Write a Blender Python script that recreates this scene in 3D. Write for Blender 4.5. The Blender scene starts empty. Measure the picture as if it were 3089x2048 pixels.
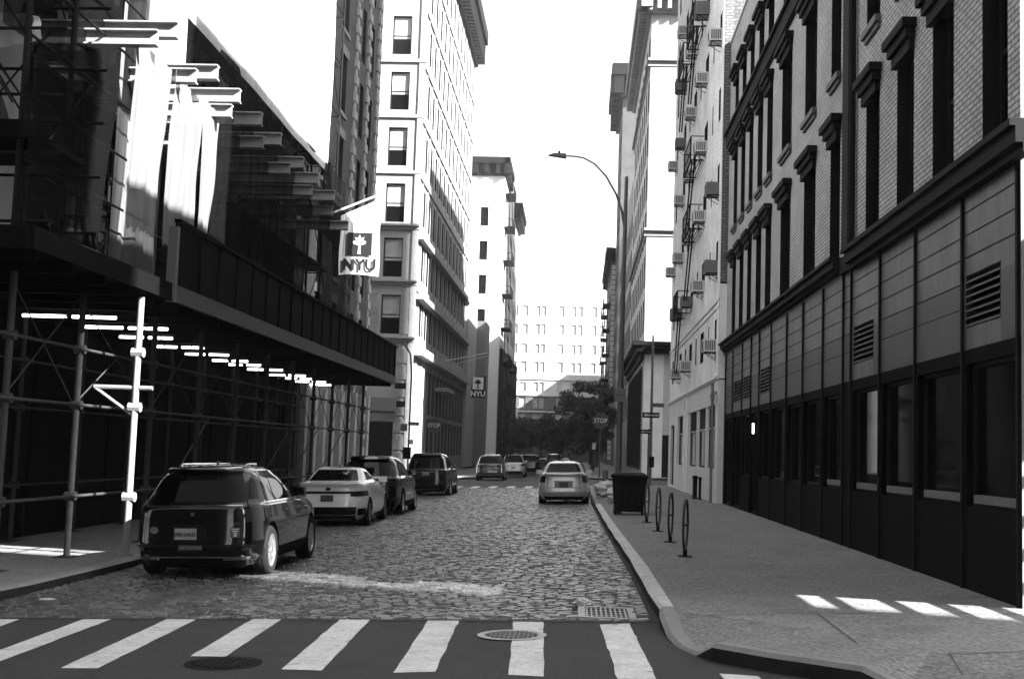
import bpy, bmesh, math, random
import numpy as np
from mathutils import Vector, Matrix
random.seed(7)
rnd = np.random.RandomState(5)
C = bpy.context.scene.collection
R = math.radians
# ---------------------------------------------------------------- camera
SL = 0.035                                   # the street falls towards its left side
def gz(x): return SL * max(-14.0, min(12.0, x))
cam_d = bpy.data.cameras.new("camera"); cam = bpy.data.objects.new("camera", cam_d); C.objects.link(cam)
cam_d.sensor_width = 36.0; cam_d.lens = 42.62; cam_d.clip_end = 3000
yaw, pit, rol = R(3.3242), R(5.2361), 0.034
fw = Vector((-math.sin(yaw)*math.cos(pit), math.cos(yaw)*math.cos(pit), math.sin(pit)))
rt = fw.cross(Vector((0, 0, 1))).normalized(); up = rt.cross(fw)
r2 = rt*math.cos(rol)+up*math.sin(rol); u2 = -rt*math.sin(rol)+up*math.cos(rol)
mw = Matrix((r2, u2, -fw)).transposed().to_4x4(); mw.translation = Vector((0, 0, 1.8))
cam.matrix_world = mw
bpy.context.scene.camera = cam
# ---------------------------------------------------------------- sky, sun, exposure
SUNV = Vector((-1.0, 0.55, -0.75)).normalized()        # the way the light travels
el = math.asin(-SUNV.z); az = math.atan2(-SUNV.x, -SUNV.y)
w = bpy.data.worlds.new("World"); bpy.context.scene.world = w; w.use_nodes = True
nt = w.node_tree; bg = nt.nodes["Background"]
sky = nt.nodes.new("ShaderNodeTexSky"); sky.sky_type = 'NISHITA'; sky.sun_disc = False
sky.sun_elevation = el; sky.sun_rotation = az; sky.dust_density = 3.0
bwn = nt.nodes.new("ShaderNodeRGBToBW")
nt.links.new(sky.outputs[0], bwn.inputs[0]); nt.links.new(bwn.outputs[0], bg.inputs[0])
bg.inputs[1].default_value = 0.078
sd = bpy.data.lights.new("sun", 'SUN'); sd.energy = 5.0; sd.angle = R(0.5)
so = bpy.data.objects.new("sun", sd); C.objects.link(so)
so.rotation_euler = SUNV.to_track_quat('-Z', 'Y').to_euler(); so.location = (30, -30, 60)
vs = bpy.context.scene.view_settings
vs.view_transform = 'Standard'; vs.look = 'None'; vs.gamma = 1.0; vs.exposure = 2.9
bpy.context.scene.cycles.max_bounces = 8
# ---------------------------------------------------------------- materials
def mat(name, v, rough=.8, metal=0., noise=None, bump=None, spec=.5, stretch=None, trans=0., emit=0., coat=0., n2=None):
    m = bpy.data.materials.new(name); m.use_nodes = True
    t = m.node_tree; b = t.nodes["Principled BSDF"]
    b.inputs['Base Color'].default_value = (v, v, v, 1); b.inputs['Roughness'].default_value = rough
    b.inputs['Metallic'].default_value = metal; b.inputs['Specular IOR Level'].default_value = spec
    if coat: b.inputs['Coat Weight'].default_value = coat; b.inputs['Coat Roughness'].default_value = .03
    if emit: b.inputs['Emission Color'].default_value = (1, 1, 1, 1); b.inputs['Emission Strength'].default_value = emit
    tc = t.nodes.new("ShaderNodeTexCoord"); mp = t.nodes.new("ShaderNodeMapping")
    t.links.new(tc.outputs['Object'], mp.inputs[0])
    if stretch: mp.inputs['Scale'].default_value = stretch
    m['v'] = v
    if noise:
        prev = None
        for sc, am in ([noise] + ([n2] if n2 else [])):
            n = t.nodes.new("ShaderNodeTexNoise"); n.inputs['Scale'].default_value = sc; n.inputs['Detail'].default_value = 8; n.inputs['Roughness'].default_value = .78
            t.links.new(mp.outputs[0], n.inputs['Vector'])
            r = t.nodes.new("ShaderNodeMapRange"); r.inputs[1].default_value = .3; r.inputs[2].default_value = .7
            r.inputs[3].default_value = 1-am; r.inputs[4].default_value = 1+am
            t.links.new(n.outputs[0], r.inputs[0])
            if prev is None: prev = r.outputs[0]
            else:
                q = t.nodes.new("ShaderNodeMath"); q.operation = 'MULTIPLY'
                t.links.new(prev, q.inputs[0]); t.links.new(r.outputs[0], q.inputs[1]); prev = q.outputs[0]
        q = t.nodes.new("ShaderNodeMath"); q.operation = 'MULTIPLY'; q.inputs[1].default_value = v; q.use_clamp = True
        t.links.new(prev, q.inputs[0]); t.links.new(q.outputs[0], b.inputs['Base Color'])
    if bump:
        n = t.nodes.new("ShaderNodeTexNoise"); n.inputs['Scale'].default_value = bump[0]; n.inputs['Detail'].default_value = 4
        t.links.new(mp.outputs[0], n.inputs['Vector'])
        bp = t.nodes.new("ShaderNodeBump"); bp.inputs['Strength'].default_value = bump[1]; bp.inputs['Distance'].default_value = .02
        t.links.new(n.outputs[0], bp.inputs['Height']); t.links.new(bp.outputs[0], b.inputs['Normal'])
    if trans:
        tr = t.nodes.new("ShaderNodeBsdfTransparent"); mx = t.nodes.new("ShaderNodeMixShader"); mx.inputs[0].default_value = trans
        t.links.new(b.outputs[0], mx.inputs[1]); t.links.new(tr.outputs[0], mx.inputs[2])
        t.links.new(mx.outputs[0], t.nodes["Material Output"].inputs[0])
    return m
def brick(name, v1, v2, mortar, bw=.22, rh=.075, ms=.012, rough=.85, stain=.25, bstr=.4):
    m = mat(name, v1, rough, noise=(.7, stain+.1), n2=(9, .35)); t = m.node_tree; b = t.nodes["Principled BSDF"]
    tc = t.nodes.new("ShaderNodeTexCoord"); sp = t.nodes.new("ShaderNodeSeparateXYZ"); cb = t.nodes.new("ShaderNodeCombineXYZ")
    t.links.new(tc.outputs['Object'], sp.inputs[0]); t.links.new(sp.outputs[0], cb.inputs[0]); t.links.new(sp.outputs[2], cb.inputs[1])
    br = t.nodes.new("ShaderNodeTexBrick"); t.links.new(cb.outputs[0], br.inputs['Vector'])
    for k, x in (('Color1', v1), ('Color2', v2), ('Mortar', mortar)): br.inputs[k].default_value = (x, x, x, 1)
    br.inputs['Scale'].default_value = 1; br.inputs['Mortar Size'].default_value = ms; br.inputs['Brick Width'].default_value = bw; br.inputs['Row Height'].default_value = rh
    old = b.inputs['Base Color'].links[0].from_node
    q = t.nodes.new("ShaderNodeMath"); q.operation = 'MULTIPLY'; old.inputs[1].default_value = 1.0
    old.use_clamp = False
    t.links.new(old.outputs[0], q.inputs[0]); t.links.new(br.outputs['Color'], q.inputs[1]); t.links.new(q.outputs[0], b.inputs['Base Color'])
    bp = t.nodes.new("ShaderNodeBump"); bp.inputs['Strength'].default_value = bstr; bp.inputs['Distance'].default_value = .01; bp.invert = True
    t.links.new(br.outputs['Fac'], bp.inputs['Height']); t.links.new(bp.outputs[0], b.inputs['Normal'])
    return m
def netmat(name, v, opac, rough=.9, folds=True):
    m = bpy.data.materials.new(name); m.use_nodes = True; t = m.node_tree; t.nodes.remove(t.nodes["Principled BSDF"])
    d = t.nodes.new("ShaderNodeBsdfDiffuse"); tl = t.nodes.new("ShaderNodeBsdfTranslucent"); tr = t.nodes.new("ShaderNodeBsdfTransparent")
    for n in (d, tl): n.inputs[0].default_value = (v, v, v, 1)
    a = t.nodes.new("ShaderNodeMixShader"); a.inputs[0].default_value = .4
    t.links.new(d.outputs[0], a.inputs[1]); t.links.new(tl.outputs[0], a.inputs[2])
    b = t.nodes.new("ShaderNodeMixShader")
    tc = t.nodes.new("ShaderNodeTexCoord"); mp = t.nodes.new("ShaderNodeMapping"); mp.inputs['Scale'].default_value = (3, 3, .35)
    n = t.nodes.new("ShaderNodeTexNoise"); n.inputs['Scale'].default_value = 1.2; n.inputs['Detail'].default_value = 6
    r = t.nodes.new("ShaderNodeMapRange"); r.inputs[1].default_value = .3; r.inputs[2].default_value = .7
    r.inputs[3].default_value = max(0, opac-.12); r.inputs[4].default_value = min(1, opac+.12)
    t.links.new(tc.outputs['Object'], mp.inputs[0]); t.links.new(mp.outputs[0], n.inputs['Vector']); t.links.new(n.outputs[0], r.inputs[0]); t.links.new(r.outputs[0], b.inputs[0])
    t.links.new(tr.outputs[0], b.inputs[1]); t.links.new(a.outputs[0], b.inputs[2]); t.links.new(b.outputs[0], t.nodes["Material Output"].inputs[0])
    return m
m_asph = mat('asphalt', .021, .85, noise=(.7, .3), n2=(26, 1.0), bump=(90, .7))
m_conc = mat('sidewalk concrete', .155, .85, noise=(.6, .22), n2=(22, .95), bump=(70, .5))
m_concd = mat('concrete joint', .035, .9, noise=(8, .4))
m_kerb = mat('granite kerb', .16, .7, noise=(3, .3), n2=(60, .25))
m_kerbd = mat('shaded kerb face', .022, .9, noise=(4, .5), spec=.1)  # shadow on the kerb's road side put into its colour
m_kerbw = mat('worn pale paint on kerb', .42, .7, noise=(4, .35), n2=(40, .2))
m_paint = mat('road paint', .50, .7, noise=(2.2, .25), n2=(24, .35), bump=(40, .3))
m_cobbed = mat('dirt between cobbles', .012, .95, noise=(5, .4))
m_brickA = brick('painted brick', .45, .39, .10, ms=.011)
m_brickD = brick('dark red brick', .15, .10, .05, bw=.25, rh=.13, ms=.02)
m_stoneP = mat('pale stucco', .40, .8, noise=(.4, .18), n2=(5, .1))
m_stoneP2 = mat('pale painted pier', .75, .8, noise=(.4, .15), n2=(5, .1))
m_stuc = mat('ground floor stucco', .62, .8, noise=(.6, .15), n2=(8, .1))
m_wht = mat('white glazed stone', .38, .7, noise=(.3, .1), n2=(3, .08))
m_wht2 = mat('white stone', .25, .8, noise=(.3, .15), n2=(3, .15))
m_lime = mat('limestone', .21, .8, noise=(.3, .15), n2=(4, .12))
m_cream = mat('cream brick', .42, .8, noise=(.25, .1), n2=(3, .08))
m_dkbr = brick('dark brown brick', .075, .05, .03, bw=.3, rh=.12, ms=.02)
m_quoin = mat('pale quoin stone', .34, .8, noise=(3, .25))
m_panel = mat('weathered metal panel', .080, .45, metal=.3, noise=(2.2, .6), n2=(24, .4), stretch=(1.4, 1.4, .35))
m_dark = mat('dark painted metal', .010, .7, noise=(2, .3), spec=.06)
m_iron = mat('black iron', .008, .7, spec=.1)
m_cornice = mat('dark brown cornice', .014, .8, noise=(1.5, .3), spec=.1)
m_lintel = mat('dark lintel metal', .012, .8, noise=(4, .25), spec=.08)
m_sill = mat('grey stone sill', .09, .7, noise=(4, .2))
m_frame = mat('dark window frame', .014, .6, spec=.1)
m_framew = mat('light window frame', .35, .5)
m_glass = mat('dark window glass', .004, .06, spec=.10)
m_glasss = mat('shop window glass', .004, .05, spec=.02)
m_glass2 = mat('window glass with blind', .34, .15, spec=.4, noise=(1.5, .25))
m_glassb = mat('glass with painted reflection', .30, .08, spec=.8, noise=(.8, .5))  # reflected brightness painted in as a pale mottled base colour
m_ply = mat('dark painted plywood', .004, .9, noise=(1.5, .35), spec=.05)
m_fascia = mat('grey shed fascia beam', .045, .7, noise=(3, .5), stretch=(2.5, 2.5, .5))
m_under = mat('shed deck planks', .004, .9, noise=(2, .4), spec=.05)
m_steel = mat('galvanised scaffold pipe', .04, .7, spec=.15, noise=(6, .3))
m_steell = mat('sunlit galvanised pipe', .22, .7, noise=(6, .2), spec=.2)  # lighter copy of the scaffold pipe, sunlight put into its colour
m_beam = mat('steel beam grey primer', .22, .7, noise=(3, .3))
m_tube = mat('lit tube lamp', .8, .5, emit=1.2)
m_netw = netmat('white debris net', .24, .82)
m_netww = netmat('clean white sheeting', .72, .93)
m_netg = netmat('grey tattered net', .85, .75)
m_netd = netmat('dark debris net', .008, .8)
def spots(m, sc, thr, dark):       # scattered stains and gum marks
    t = m.node_tree; b = t.nodes["Principled BSDF"]; old = b.inputs['Base Color'].links[0].from_socket
    tc = t.nodes.new("ShaderNodeTexCoord"); n = t.nodes.new("ShaderNodeTexNoise"); n.inputs['Scale'].default_value = sc; n.inputs['Detail'].default_value = 2
    r_ = t.nodes.new("ShaderNodeMapRange"); r_.inputs[1].default_value = thr; r_.inputs[2].default_value = thr+.03; r_.inputs[3].default_value = 1; r_.inputs[4].default_value = dark
    q = t.nodes.new("ShaderNodeMath"); q.operation = 'MULTIPLY'
    t.links.new(tc.outputs['Object'], n.inputs['Vector']); t.links.new(n.outputs[0], r_.inputs[0]); t.links.new(old, q.inputs[0]); t.links.new(r_.outputs[0], q.inputs[1]); t.links.new(q.outputs[0], b.inputs['Base Color'])
spots(m_conc, 6.5, .69, .55); spots(m_conc, 1.1, .63, .82); spots(m_asph, 1.6, .62, .7); spots(m_paint, 5.5, .66, .6)
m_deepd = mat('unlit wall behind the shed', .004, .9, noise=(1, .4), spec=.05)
m_acw = mat('white enamel case', .55, .4, noise=(6, .08))
m_acg = mat('air conditioner grille', .10, .6)
m_flagw = netmat('white flag cloth', .97, 1.0)
m_flagp = mat('dark purple flag cloth', .006, .9)
m_sign = mat('dark red sign face', .045, .5, noise=(8, .2))
m_signw = mat('white sign sheeting', .5, .4)
m_pole = mat('grey street pole', .08, .55, noise=(6, .3))
m_lampg = mat('grey lamp housing', .13, .5)
m_rubber = mat('tyre rubber', .012, .9, bump=(90, .3), spec=.1)
m_rim = mat('alloy rim', .45, .3, metal=.8)
m_rimd = mat('dark alloy rim', .10, .35, metal=.7)
m_blackpl = mat('black car plastic', .006, .7, spec=.1)
m_cglass = mat('tinted car glass', .002, .02, spec=.12)
m_chrome = mat('chrome trim', .65, .12, metal=1.)
m_tail = mat('red tail lamp', .012, .25, spec=.3)
m_plate = mat('number plate', .22, .5, noise=(20, .2))
m_plated = mat('dark plate', .05, .5, noise=(20, .3))
m_pblack = mat('black car paint', .004, .2, metal=.6, coat=.9, spec=.3)
m_pwhite = mat('white car paint', .72, .25, coat=1.)
m_psilv = mat('silver car paint', .42, .3, metal=.25, coat=1.)
m_bin = mat('black bin plastic', .004, .6, spec=.15)
m_bag = mat('white plastic bag', .55, .5, noise=(6, .2))
m_bagd = mat('black plastic bag', .015, .3)
m_leaf = mat('tree leaf', .05, .7)
m_bark = mat('tree bark', .05, .9, noise=(8, .3))
m_cast = mat('cast iron', .05, .5, metal=.5, noise=(15, .4))
m_castw = mat('worn manhole rim', .30, .5, metal=.3, noise=(12, .3))
m_ledge = mat('pale interior ledge', .11, .5, noise=(5, .3))
# ---------------------------------------------------------------- mesh helpers
I4 = Matrix.Identity(4)
class MB:
    def __init__(s): s.v = []; s.f = []; s.mi = []; s.cur = 0
    def add(s, vs, fs):
        o = len(s.v); s.v += [tuple(p) for p in vs]
        for f in fs: s.f.append(tuple(i+o for i in f)); s.mi.append(s.cur)
        return s
    def box(s, x0, x1, y0, y1, z0, z1):
        return s.add([(x0,y0,z0),(x1,y0,z0),(x1,y1,z0),(x0,y1,z0),(x0,y0,z1),(x1,y0,z1),(x1,y1,z1),(x0,y1,z1)],
                     [(0,3,2,1),(4,5,6,7),(0,1,5,4),(1,2,6,5),(2,3,7,6),(3,0,4,7)])
    def fb(s, u0, u1, z0, z1, w0, w1): return s.box(u0, u1, -w1, -w0, z0, z1)      # facade box: w = distance out of the wall
    def quad(s, a, b, c, d): return s.add([a,b,c,d], [(0,1,2,3)])
    def tube(s, p0, p1, r0, r1=None, n=8, cap=True):
        r1 = r0 if r1 is None else r1
        p0 = Vector(p0); p1 = Vector(p1); d = (p1-p0).normalized()
        a = d.orthogonal().normalized(); b = d.cross(a); vs = []
        for p, r in ((p0, r0), (p1, r1)):
            for i in range(n):
                t = 2*math.pi*i/n; vs.append(p+a*math.cos(t)*r+b*math.sin(t)*r)
        fs = [(i, (i+1) % n, n+(i+1) % n, n+i) for i in range(n)]
        if cap: fs += [tuple(range(n-1, -1, -1)), tuple(range(n, 2*n))]
        return s.add(vs, fs)
    def path(s, pts, rs, n=8):
        if not hasattr(rs, '__len__'): rs = [rs]*len(pts)
        pts = [Vector(p) for p in pts]; vs = []; a = None
        for i, p in enumerate(pts):
            d = (pts[min(i+1, len(pts)-1)]-pts[max(i-1, 0)]).normalized()
            if a is None: a = d.orthogonal().normalized()
            a = (a-d*a.dot(d)).normalized(); b = d.cross(a)
            for k in range(n):
                t = 2*math.pi*k/n; vs.append(p+a*math.cos(t)*rs[i]+b*math.sin(t)*rs[i])
        fs = [(i*n+k, i*n+(k+1) % n, (i+1)*n+(k+1) % n, (i+1)*n+k) for i in range(len(pts)-1) for k in range(n)]
        fs += [tuple(range(n-1, -1, -1)), tuple(range((len(pts)-1)*n, len(pts)*n))]
        return s.add(vs, fs)
    def lathe(s, prof, c, axis='z', n=24):      # prof: (radius, height along the axis)
        vs = []
        for r, h in prof:
            for i in range(n):
                t = 2*math.pi*i/n; a, b = r*math.cos(t), r*math.sin(t)
                vs.append((c[0]+a, c[1]+b, c[2]+h) if axis == 'z' else (c[0]+h, c[1]+a, c[2]+b))
        fs = [(i*n+k, i*n+(k+1) % n, (i+1)*n+(k+1) % n, (i+1)*n+k) for i in range(len(prof)-1) for k in range(n)]
        return s.add(vs, fs)
    def mesh(s, name, mats, smooth=None):
        me = bpy.data.meshes.new(name); me.from_pydata(s.v, [], s.f)
        for m in (mats if isinstance(mats, (list, tuple)) else [mats]): me.materials.append(m)
        if any(s.mi): me.polygons.foreach_set('material_index', s.mi)
        me.update()
        if smooth:
            me.polygons.foreach_set('use_smooth', [True]*len(me.polygons)); me.set_sharp_from_angle(angle=R(smooth))
        return me
def empty(name, loc, label, cat, group=None):
    o = bpy.data.objects.new(name, None); o.empty_display_size = .3; C.objects.link(o); o.location = loc
    o['label'] = label; o['category'] = cat
    if group: o['group'] = group
    return o
def wmat(o):
    m = o.matrix_basis.copy()
    return wmat(o.parent) @ m if o.parent else m
def part(name, me, parent, M=None, label=None):     # M: world placement; None = the parent's own frame
    o = bpy.data.objects.new(name, me); C.objects.link(o); o.parent = parent
    o.matrix_basis = I4 if M is None else wmat(parent).inverted() @ M
    if label: o['label'] = label
    return o
def top(name, me, label, cat, loc=(0,0,0), group=None):
    o = bpy.data.objects.new(name, me); C.objects.link(o); o.location = loc; o['label'] = label; o['category'] = cat
    if group: o['group'] = group
    return o
def struct(name, me):
    o = bpy.data.objects.new(name, me); C.objects.link(o); o['kind'] = 'structure'; return o
def text_mesh(s, size, m, ext=.004, bold=0.0, align='CENTER'):
    cu = bpy.data.curves.new('lettering', 'FONT'); cu.body = s; cu.size = size; cu.extrude = ext; cu.offset = bold
    cu.align_x = align; cu.align_y = 'CENTER'; cu.resolution_u = 2
    t = bpy.data.objects.new('lettering', cu); C.objects.link(t)
    me = bpy.data.meshes.new_from_object(t.evaluated_get(bpy.context.evaluated_depsgraph_get()))
    bpy.data.objects.remove(t); bpy.data.curves.remove(cu)
    me.materials.clear(); me.materials.append(m); return me
def FM(kind, pos):          # facade frames: local x along the wall, z up, -y out of the wall
    if kind == 'L': return Matrix.Translation((pos, 0, 0)) @ Matrix.Rotation(R(90), 4, 'Z')
    if kind == 'R': return Matrix.Translation((pos, 0, 0)) @ Matrix.Rotation(R(-90), 4, 'Z')
    return Matrix.Translation((0, pos, 0))
def U(kind, a, b): return (-b, -a) if kind == 'R' else (a, b)
def wall_mesh(mb, u0, u1, z0, z1, ops, d, rev=0):
    us = sorted({u0, u1} | {round(x, 4) for o in ops for x in o[:2]}); zs = sorted({z0, z1} | {round(x, 4) for o in ops for x in o[2:4]})
    us = [x for x in us if u0-1e-6 <= x <= u1+1e-6]; zs = [x for x in zs if z0-1e-6 <= x <= z1+1e-6]
    for j in range(len(zs)-1):
        run = None
        for i in range(len(us)-1):
            cu, cz = (us[i]+us[i+1])/2, (zs[j]+zs[j+1])/2
            hole = any(o[0] < cu < o[1] and o[2] < cz < o[3] for o in ops)
            if not hole:
                if run is None: run = us[i]
            if run is not None and (hole or i == len(us)-2):
                e = us[i] if hole else us[i+1]
                mb.quad((run,0,zs[j]), (e,0,zs[j]), (e,0,zs[j+1]), (run,0,zs[j+1])); run = None
    mb.cur = rev
    for a, b, c, e in [o[:4] for o in ops]:
        mb.quad((a,0,c),(a,d,c),(a,d,e),(a,0,e)); mb.quad((b,0,c),(b,0,e),(b,d,e),(b,d,c))
        mb.quad((a,0,c),(b,0,c),(b,d,c),(a,d,c)); mb.quad((a,0,e),(a,d,e),(b,d,e),(b,0,e))
    mb.cur = 0
    return mb
_wc = {}
def window(parent, F, u0, u1, z0, z1, d, style='sash', pane=None, frame=None, fw_=.07):
    key = (round(u1-u0, 2), round(z1-z0, 2), style, (pane or m_glass).name, (frame or m_frame).name, fw_)
    if key not in _wc:
        W, H = (u1-u0)/2-.003, (z1-z0)-.006; a = MB()
        a.fb(-W, -W+fw_, 0, H, 0, .06); a.fb(W-fw_, W, 0, H, 0, .06); a.fb(-W+fw_, W-fw_, 0, fw_, 0, .06); a.fb(-W+fw_, W-fw_, H-fw_, H, 0, .06)
        if style in ('sash', 'blind'): a.fb(-W+fw_, W-fw_, H*.5-.03, H*.5+.03, 0, .05)
        if style == 'grid':
            for k in range(1, 3): a.fb(-W+2*W*k/3-.02, -W+2*W*k/3+.02, fw_, H-fw_, 0, .05)
            a.fb(-W+fw_, W-fw_, H*.45, H*.45+.04, 0, .045)
        b = MB(); b.quad((-W, -.02, 0), (W, -.02, 0), (W, -.02, H), (-W, -.02, H))
        mats = [pane or m_glass]
        if style == 'blind':
            mats = [m_glass, m_glass2]; b = MB(); h = H*.5
            b.quad((-W, -.02, 0), (W, -.02, 0), (W, -.02, H*.42), (-W, -.02, H*.42)); b.cur = 1
            b.quad((-W, -.021, H*.42), (W, -.021, H*.42), (W, -.021, H), (-W, -.021, H))
        _wc[key] = (a.mesh('window', frame or m_frame), b.mesh('pane', mats))
    fm, pm = _wc[key]
    M = F @ Matrix.Translation(((u0+u1)/2, d, z0+.003))
    wo = part('window', fm, parent, M); part('pane', pm, wo, M)
    return wo
# ================================================================ GROUND, ROADS, PAVEMENTS
def sheet(x0, x1, y0, y1, off, mb=None):
    mb = mb or MB(); xs = [x0]+[q for q in (-14., 12.) if x0 < q < x1]+[x1]
    for a, b in zip(xs, xs[1:]):
        mb.quad((a,y0,gz(a)+off), (b,y0,gz(b)+off), (b,y1,gz(b)+off), (a,y1,gz(a)+off))
    return mb
struct('ground', sheet(-900, 900, -300, 1500, 0).mesh('ground', m_asph))
def kerb_x(y): return float(np.interp(y, [11, 13.4, 18, 28, 43, 62], [.95, .90, .88, .72, .55, .55]))
# cobbled street: every block its own bump in one paving mesh
sheet_m = sheet(-7.05, .95, 13.18, 62.3, .004)
struct('cobble_bed', sheet_m.mesh('cobble_bed', m_cobbed))
vs, fs, tones = [], [], []
y = 13.25; k = 0
while y < 62.2:
    pit = .106+.004*rnd.rand(); x = -6.98-rnd.rand()*.2; xr = kerb_x(y)-.06
    wob = .003*rnd.randn()
    while x < xr-.08:
        L = .155+.05*rnd.rand(); x1 = min(x+L, xr); xa = max(x, -6.98)
        if x1-xa > .06 and not (.02 < (x+x1)/2 < .70 and 13.35 < y < 14.42):
            g = .007; ins = .017; yy0 = y+wob+g*(.6+.4*rnd.rand()); yy1 = y+wob+pit-g*(.6+.5*rnd.rand())
            h = .018+.009*rnd.rand(); t0, t1, t2, t3 = h+.006*rnd.randn(4)
            a, b = xa+g, x1-g; o = len(vs)
            for (px, py, pz) in ((a,yy0,.003),(b,yy0,.003),(b,yy1,.003),(a,yy1,.003),(a+ins,yy0+ins*.8,t0),(b-ins,yy0+ins*.8,t1),(b-ins,yy1-ins*.8,t2),(a+ins,yy1-ins*.8,t3)):
                vs.append((px, py, gz(px)+max(pz, .003)))
            fs += [(o+4,o+5,o+6,o+7),(o,o+1,o+5,o+4),(o+1,o+2,o+6,o+5),(o+2,o+3,o+7,o+6),(o+3,o,o+4,o+7)]
            tn = float(np.clip(1+.28*rnd.randn(), .4, 1.8)); tones += [tn]*8
        x += L
    y += pit
me = bpy.data.meshes.new('cobbled_road'); me.from_pydata(vs, [], fs)
at = me.attributes.new('tone', 'FLOAT', 'POINT'); at.data.foreach_set('value', tones)
m_cob = mat('granite cobble', .047, .28, noise=(.9, .55), n2=(30, .4), bump=(40, .4), spec=.9)
t = m_cob.node_tree; b = t.nodes["Principled BSDF"]; q = b.inputs['Base Color'].links[0].from_node
an = t.nodes.new("ShaderNodeAttribute"); an.attribute_name = 'tone'; q2 = t.nodes.new("ShaderNodeMath"); q2.operation = 'MULTIPLY'
t.links.new(q.outputs[0], q2.inputs[0]); t.links.new(an.outputs['Fac'], q2.inputs[1]); t.links.new(q2.outputs[0], b.inputs['Base Color'])
me.materials.append(m_cob); struct('cobbled_road', me)
# pavements with real kerbs
def pavement(name, outl, back, kmat_rng=None):
    pts = []
    for (a, b) in zip(outl, outl[1:]):
        n = max(1, int(math.hypot(b[0]-a[0], b[1]-a[1])/1.5))
        for i in range(n):
            t = i/n; pts.append([a[j]+(b[j]-a[j])*t for j in range(4)])
    pts.append(list(outl[-1])); n = len(pts); O, K, P = [], [], []
    for i, (x, y, h, dp) in enumerate(pts):
        a = pts[max(i-1, 0)]; b = pts[min(i+1, n-1)]; dx, dy = b[0]-a[0], b[1]-a[1]; l = math.hypot(dx, dy); nx, ny = -dy/l, dx/l
        j = .008*rnd.randn(); kx, ky = x+nx*.17, y+ny*.17; px, py = x+nx*(.185+dp), y+ny*(.185+dp)
        O.append((x+nx*j, y+ny*j, h)); K.append((kx, ky, h)); P.append((px, py, .15))
    kb = MB(); sb = MB()
    V = lambda p, dz=0: (p[0], p[1], gz(p[0])+p[2]+dz)
    B = lambda p: (p[0], p[1], gz(p[0])-.05)
    for i in range(n-1):
        kb.cur = 1 if (kmat_rng and kmat_rng[0] < O[i][1] < kmat_rng[1]) else 0
        e = [(p[0], p[1], p[2]-.035) for p in (O[i], O[i+1])]
        q = [(K[j][0]*.25+O[j][0]*.75, K[j][1]*.25+O[j][1]*.75, K[j][2]) for j in (i, i+1)]
        kb.quad(V(e[0]), V(e[1]), V(q[1]), V(q[0])); kb.quad(V(q[0]), V(q[1]), V(K[i+1]), V(K[i]))
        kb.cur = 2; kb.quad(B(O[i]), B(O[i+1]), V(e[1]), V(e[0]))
        sb.quad(V(K[i], -.004), V(K[i+1], -.004), V(P[i+1]), V(P[i]))
    poly = [V(p) for p in P]+[(x, y, gz(x)+.15) for x, y in back]
    o = len(sb.v); sb.v += poly; sb.f.append(tuple(range(o, o+len(poly)))); sb.mi.append(0)
    me = sb.mesh(name, m_conc); bm = bmesh.new(); bm.from_mesh(me)
    for x in (-14, 12): bmesh.ops.bisect_plane(bm, geom=bm.verts[:]+bm.edges[:]+bm.faces[:], plane_co=(x,0,0), plane_no=(1,0,0))
    bmesh.ops.triangulate(bm, faces=[f for f in bm.faces if len(f.verts) > 4]); bm.normal_update(); bm.to_mesh(me); bm.free()
    so_ = struct(name, me); kme = kb.mesh('kerb', [m_kerb, m_kerbw, m_kerbd]); struct('kerb', kme)
pavement('pavement', [(.55,62.4,.15,0),(.55,43,.15,0),(.72,28,.15,0),(.88,18,.15,0),(.90,13.4,.15,0),(.90,12.9,.13,.1),(.91,12.1,.05,.8),(.97,11.5,.025,1.1),(1.08,11.1,.03,1.0),
    (1.20,10.82,.15,0),(1.6,10.35,.15,0),(2.22,9.71,.15,0),(2.5,9.5,.03,.9),(3.4,9.15,.03,1.2),(4.2,9.0,.15,0),(6,8.95,.15,0),(40,8.95,.15,0)], [(40,13.2),(4.9,13.2),(4.9,62.4)], (13.45, 40))
pavement('pavement', [(-40,13.0,.15,0),(-11,13.0,.15,0),(-8.4,13.25,.15,0),(-7.5,13.75,.15,0),(-7.1,14.5,.15,0),(-7.0,15.5,.15,0),(-7.0,62,.15,0)], [(-11.4,62),(-11.4,16),(-40,16)])
pavement('pavement', [(-40,84,.15,0),(-9,84,.15,0),(-7.6,84.6,.15,0),(-7.1,86,.15,0),(-7.1,215,.15,0)], [(-12.2,215),(-12.2,86),(-40,86)])
pavement('pavement', [(.7,215,.15,0),(.7,84,.15,0),(1.4,82.2,.15,0),(2.4,81.6,.15,0),(40,81.6,.15,0)], [(40,83),(4.4,83),(4.4,215)])
jm = MB()
def strip(a, b, wd=.014):
    a = Vector(a+(gz(a[0])+.154,)); b = Vector(b+(gz(b[0])+.154,)); d = (b-a).normalized(); n = Vector((-d.y, d.x, 0))*wd/2
    n.z = SL*n.x; jm.quad(a-n, b-n, b+n, a+n)
for yy in (18.2, 24.0, 29.5, 35, 41, 47, 53): strip((kerb_x(yy)+.2, yy), (4.7, yy+.08), .02)
strip((1.1, 12.62), (2.5, 12.88), .02); strip((2.5, 12.88), (4.85, 12.92), .018); strip((2.5, 12.86), (2.46, 10.9), .018); strip((3.1, 10.4), (4.9, 10.7), .016); strip((3.1, 10.4), (2.9, 9.4), .016)
struct('pavement_joints', jm.mesh('pavement_joints', m_concd))
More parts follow.
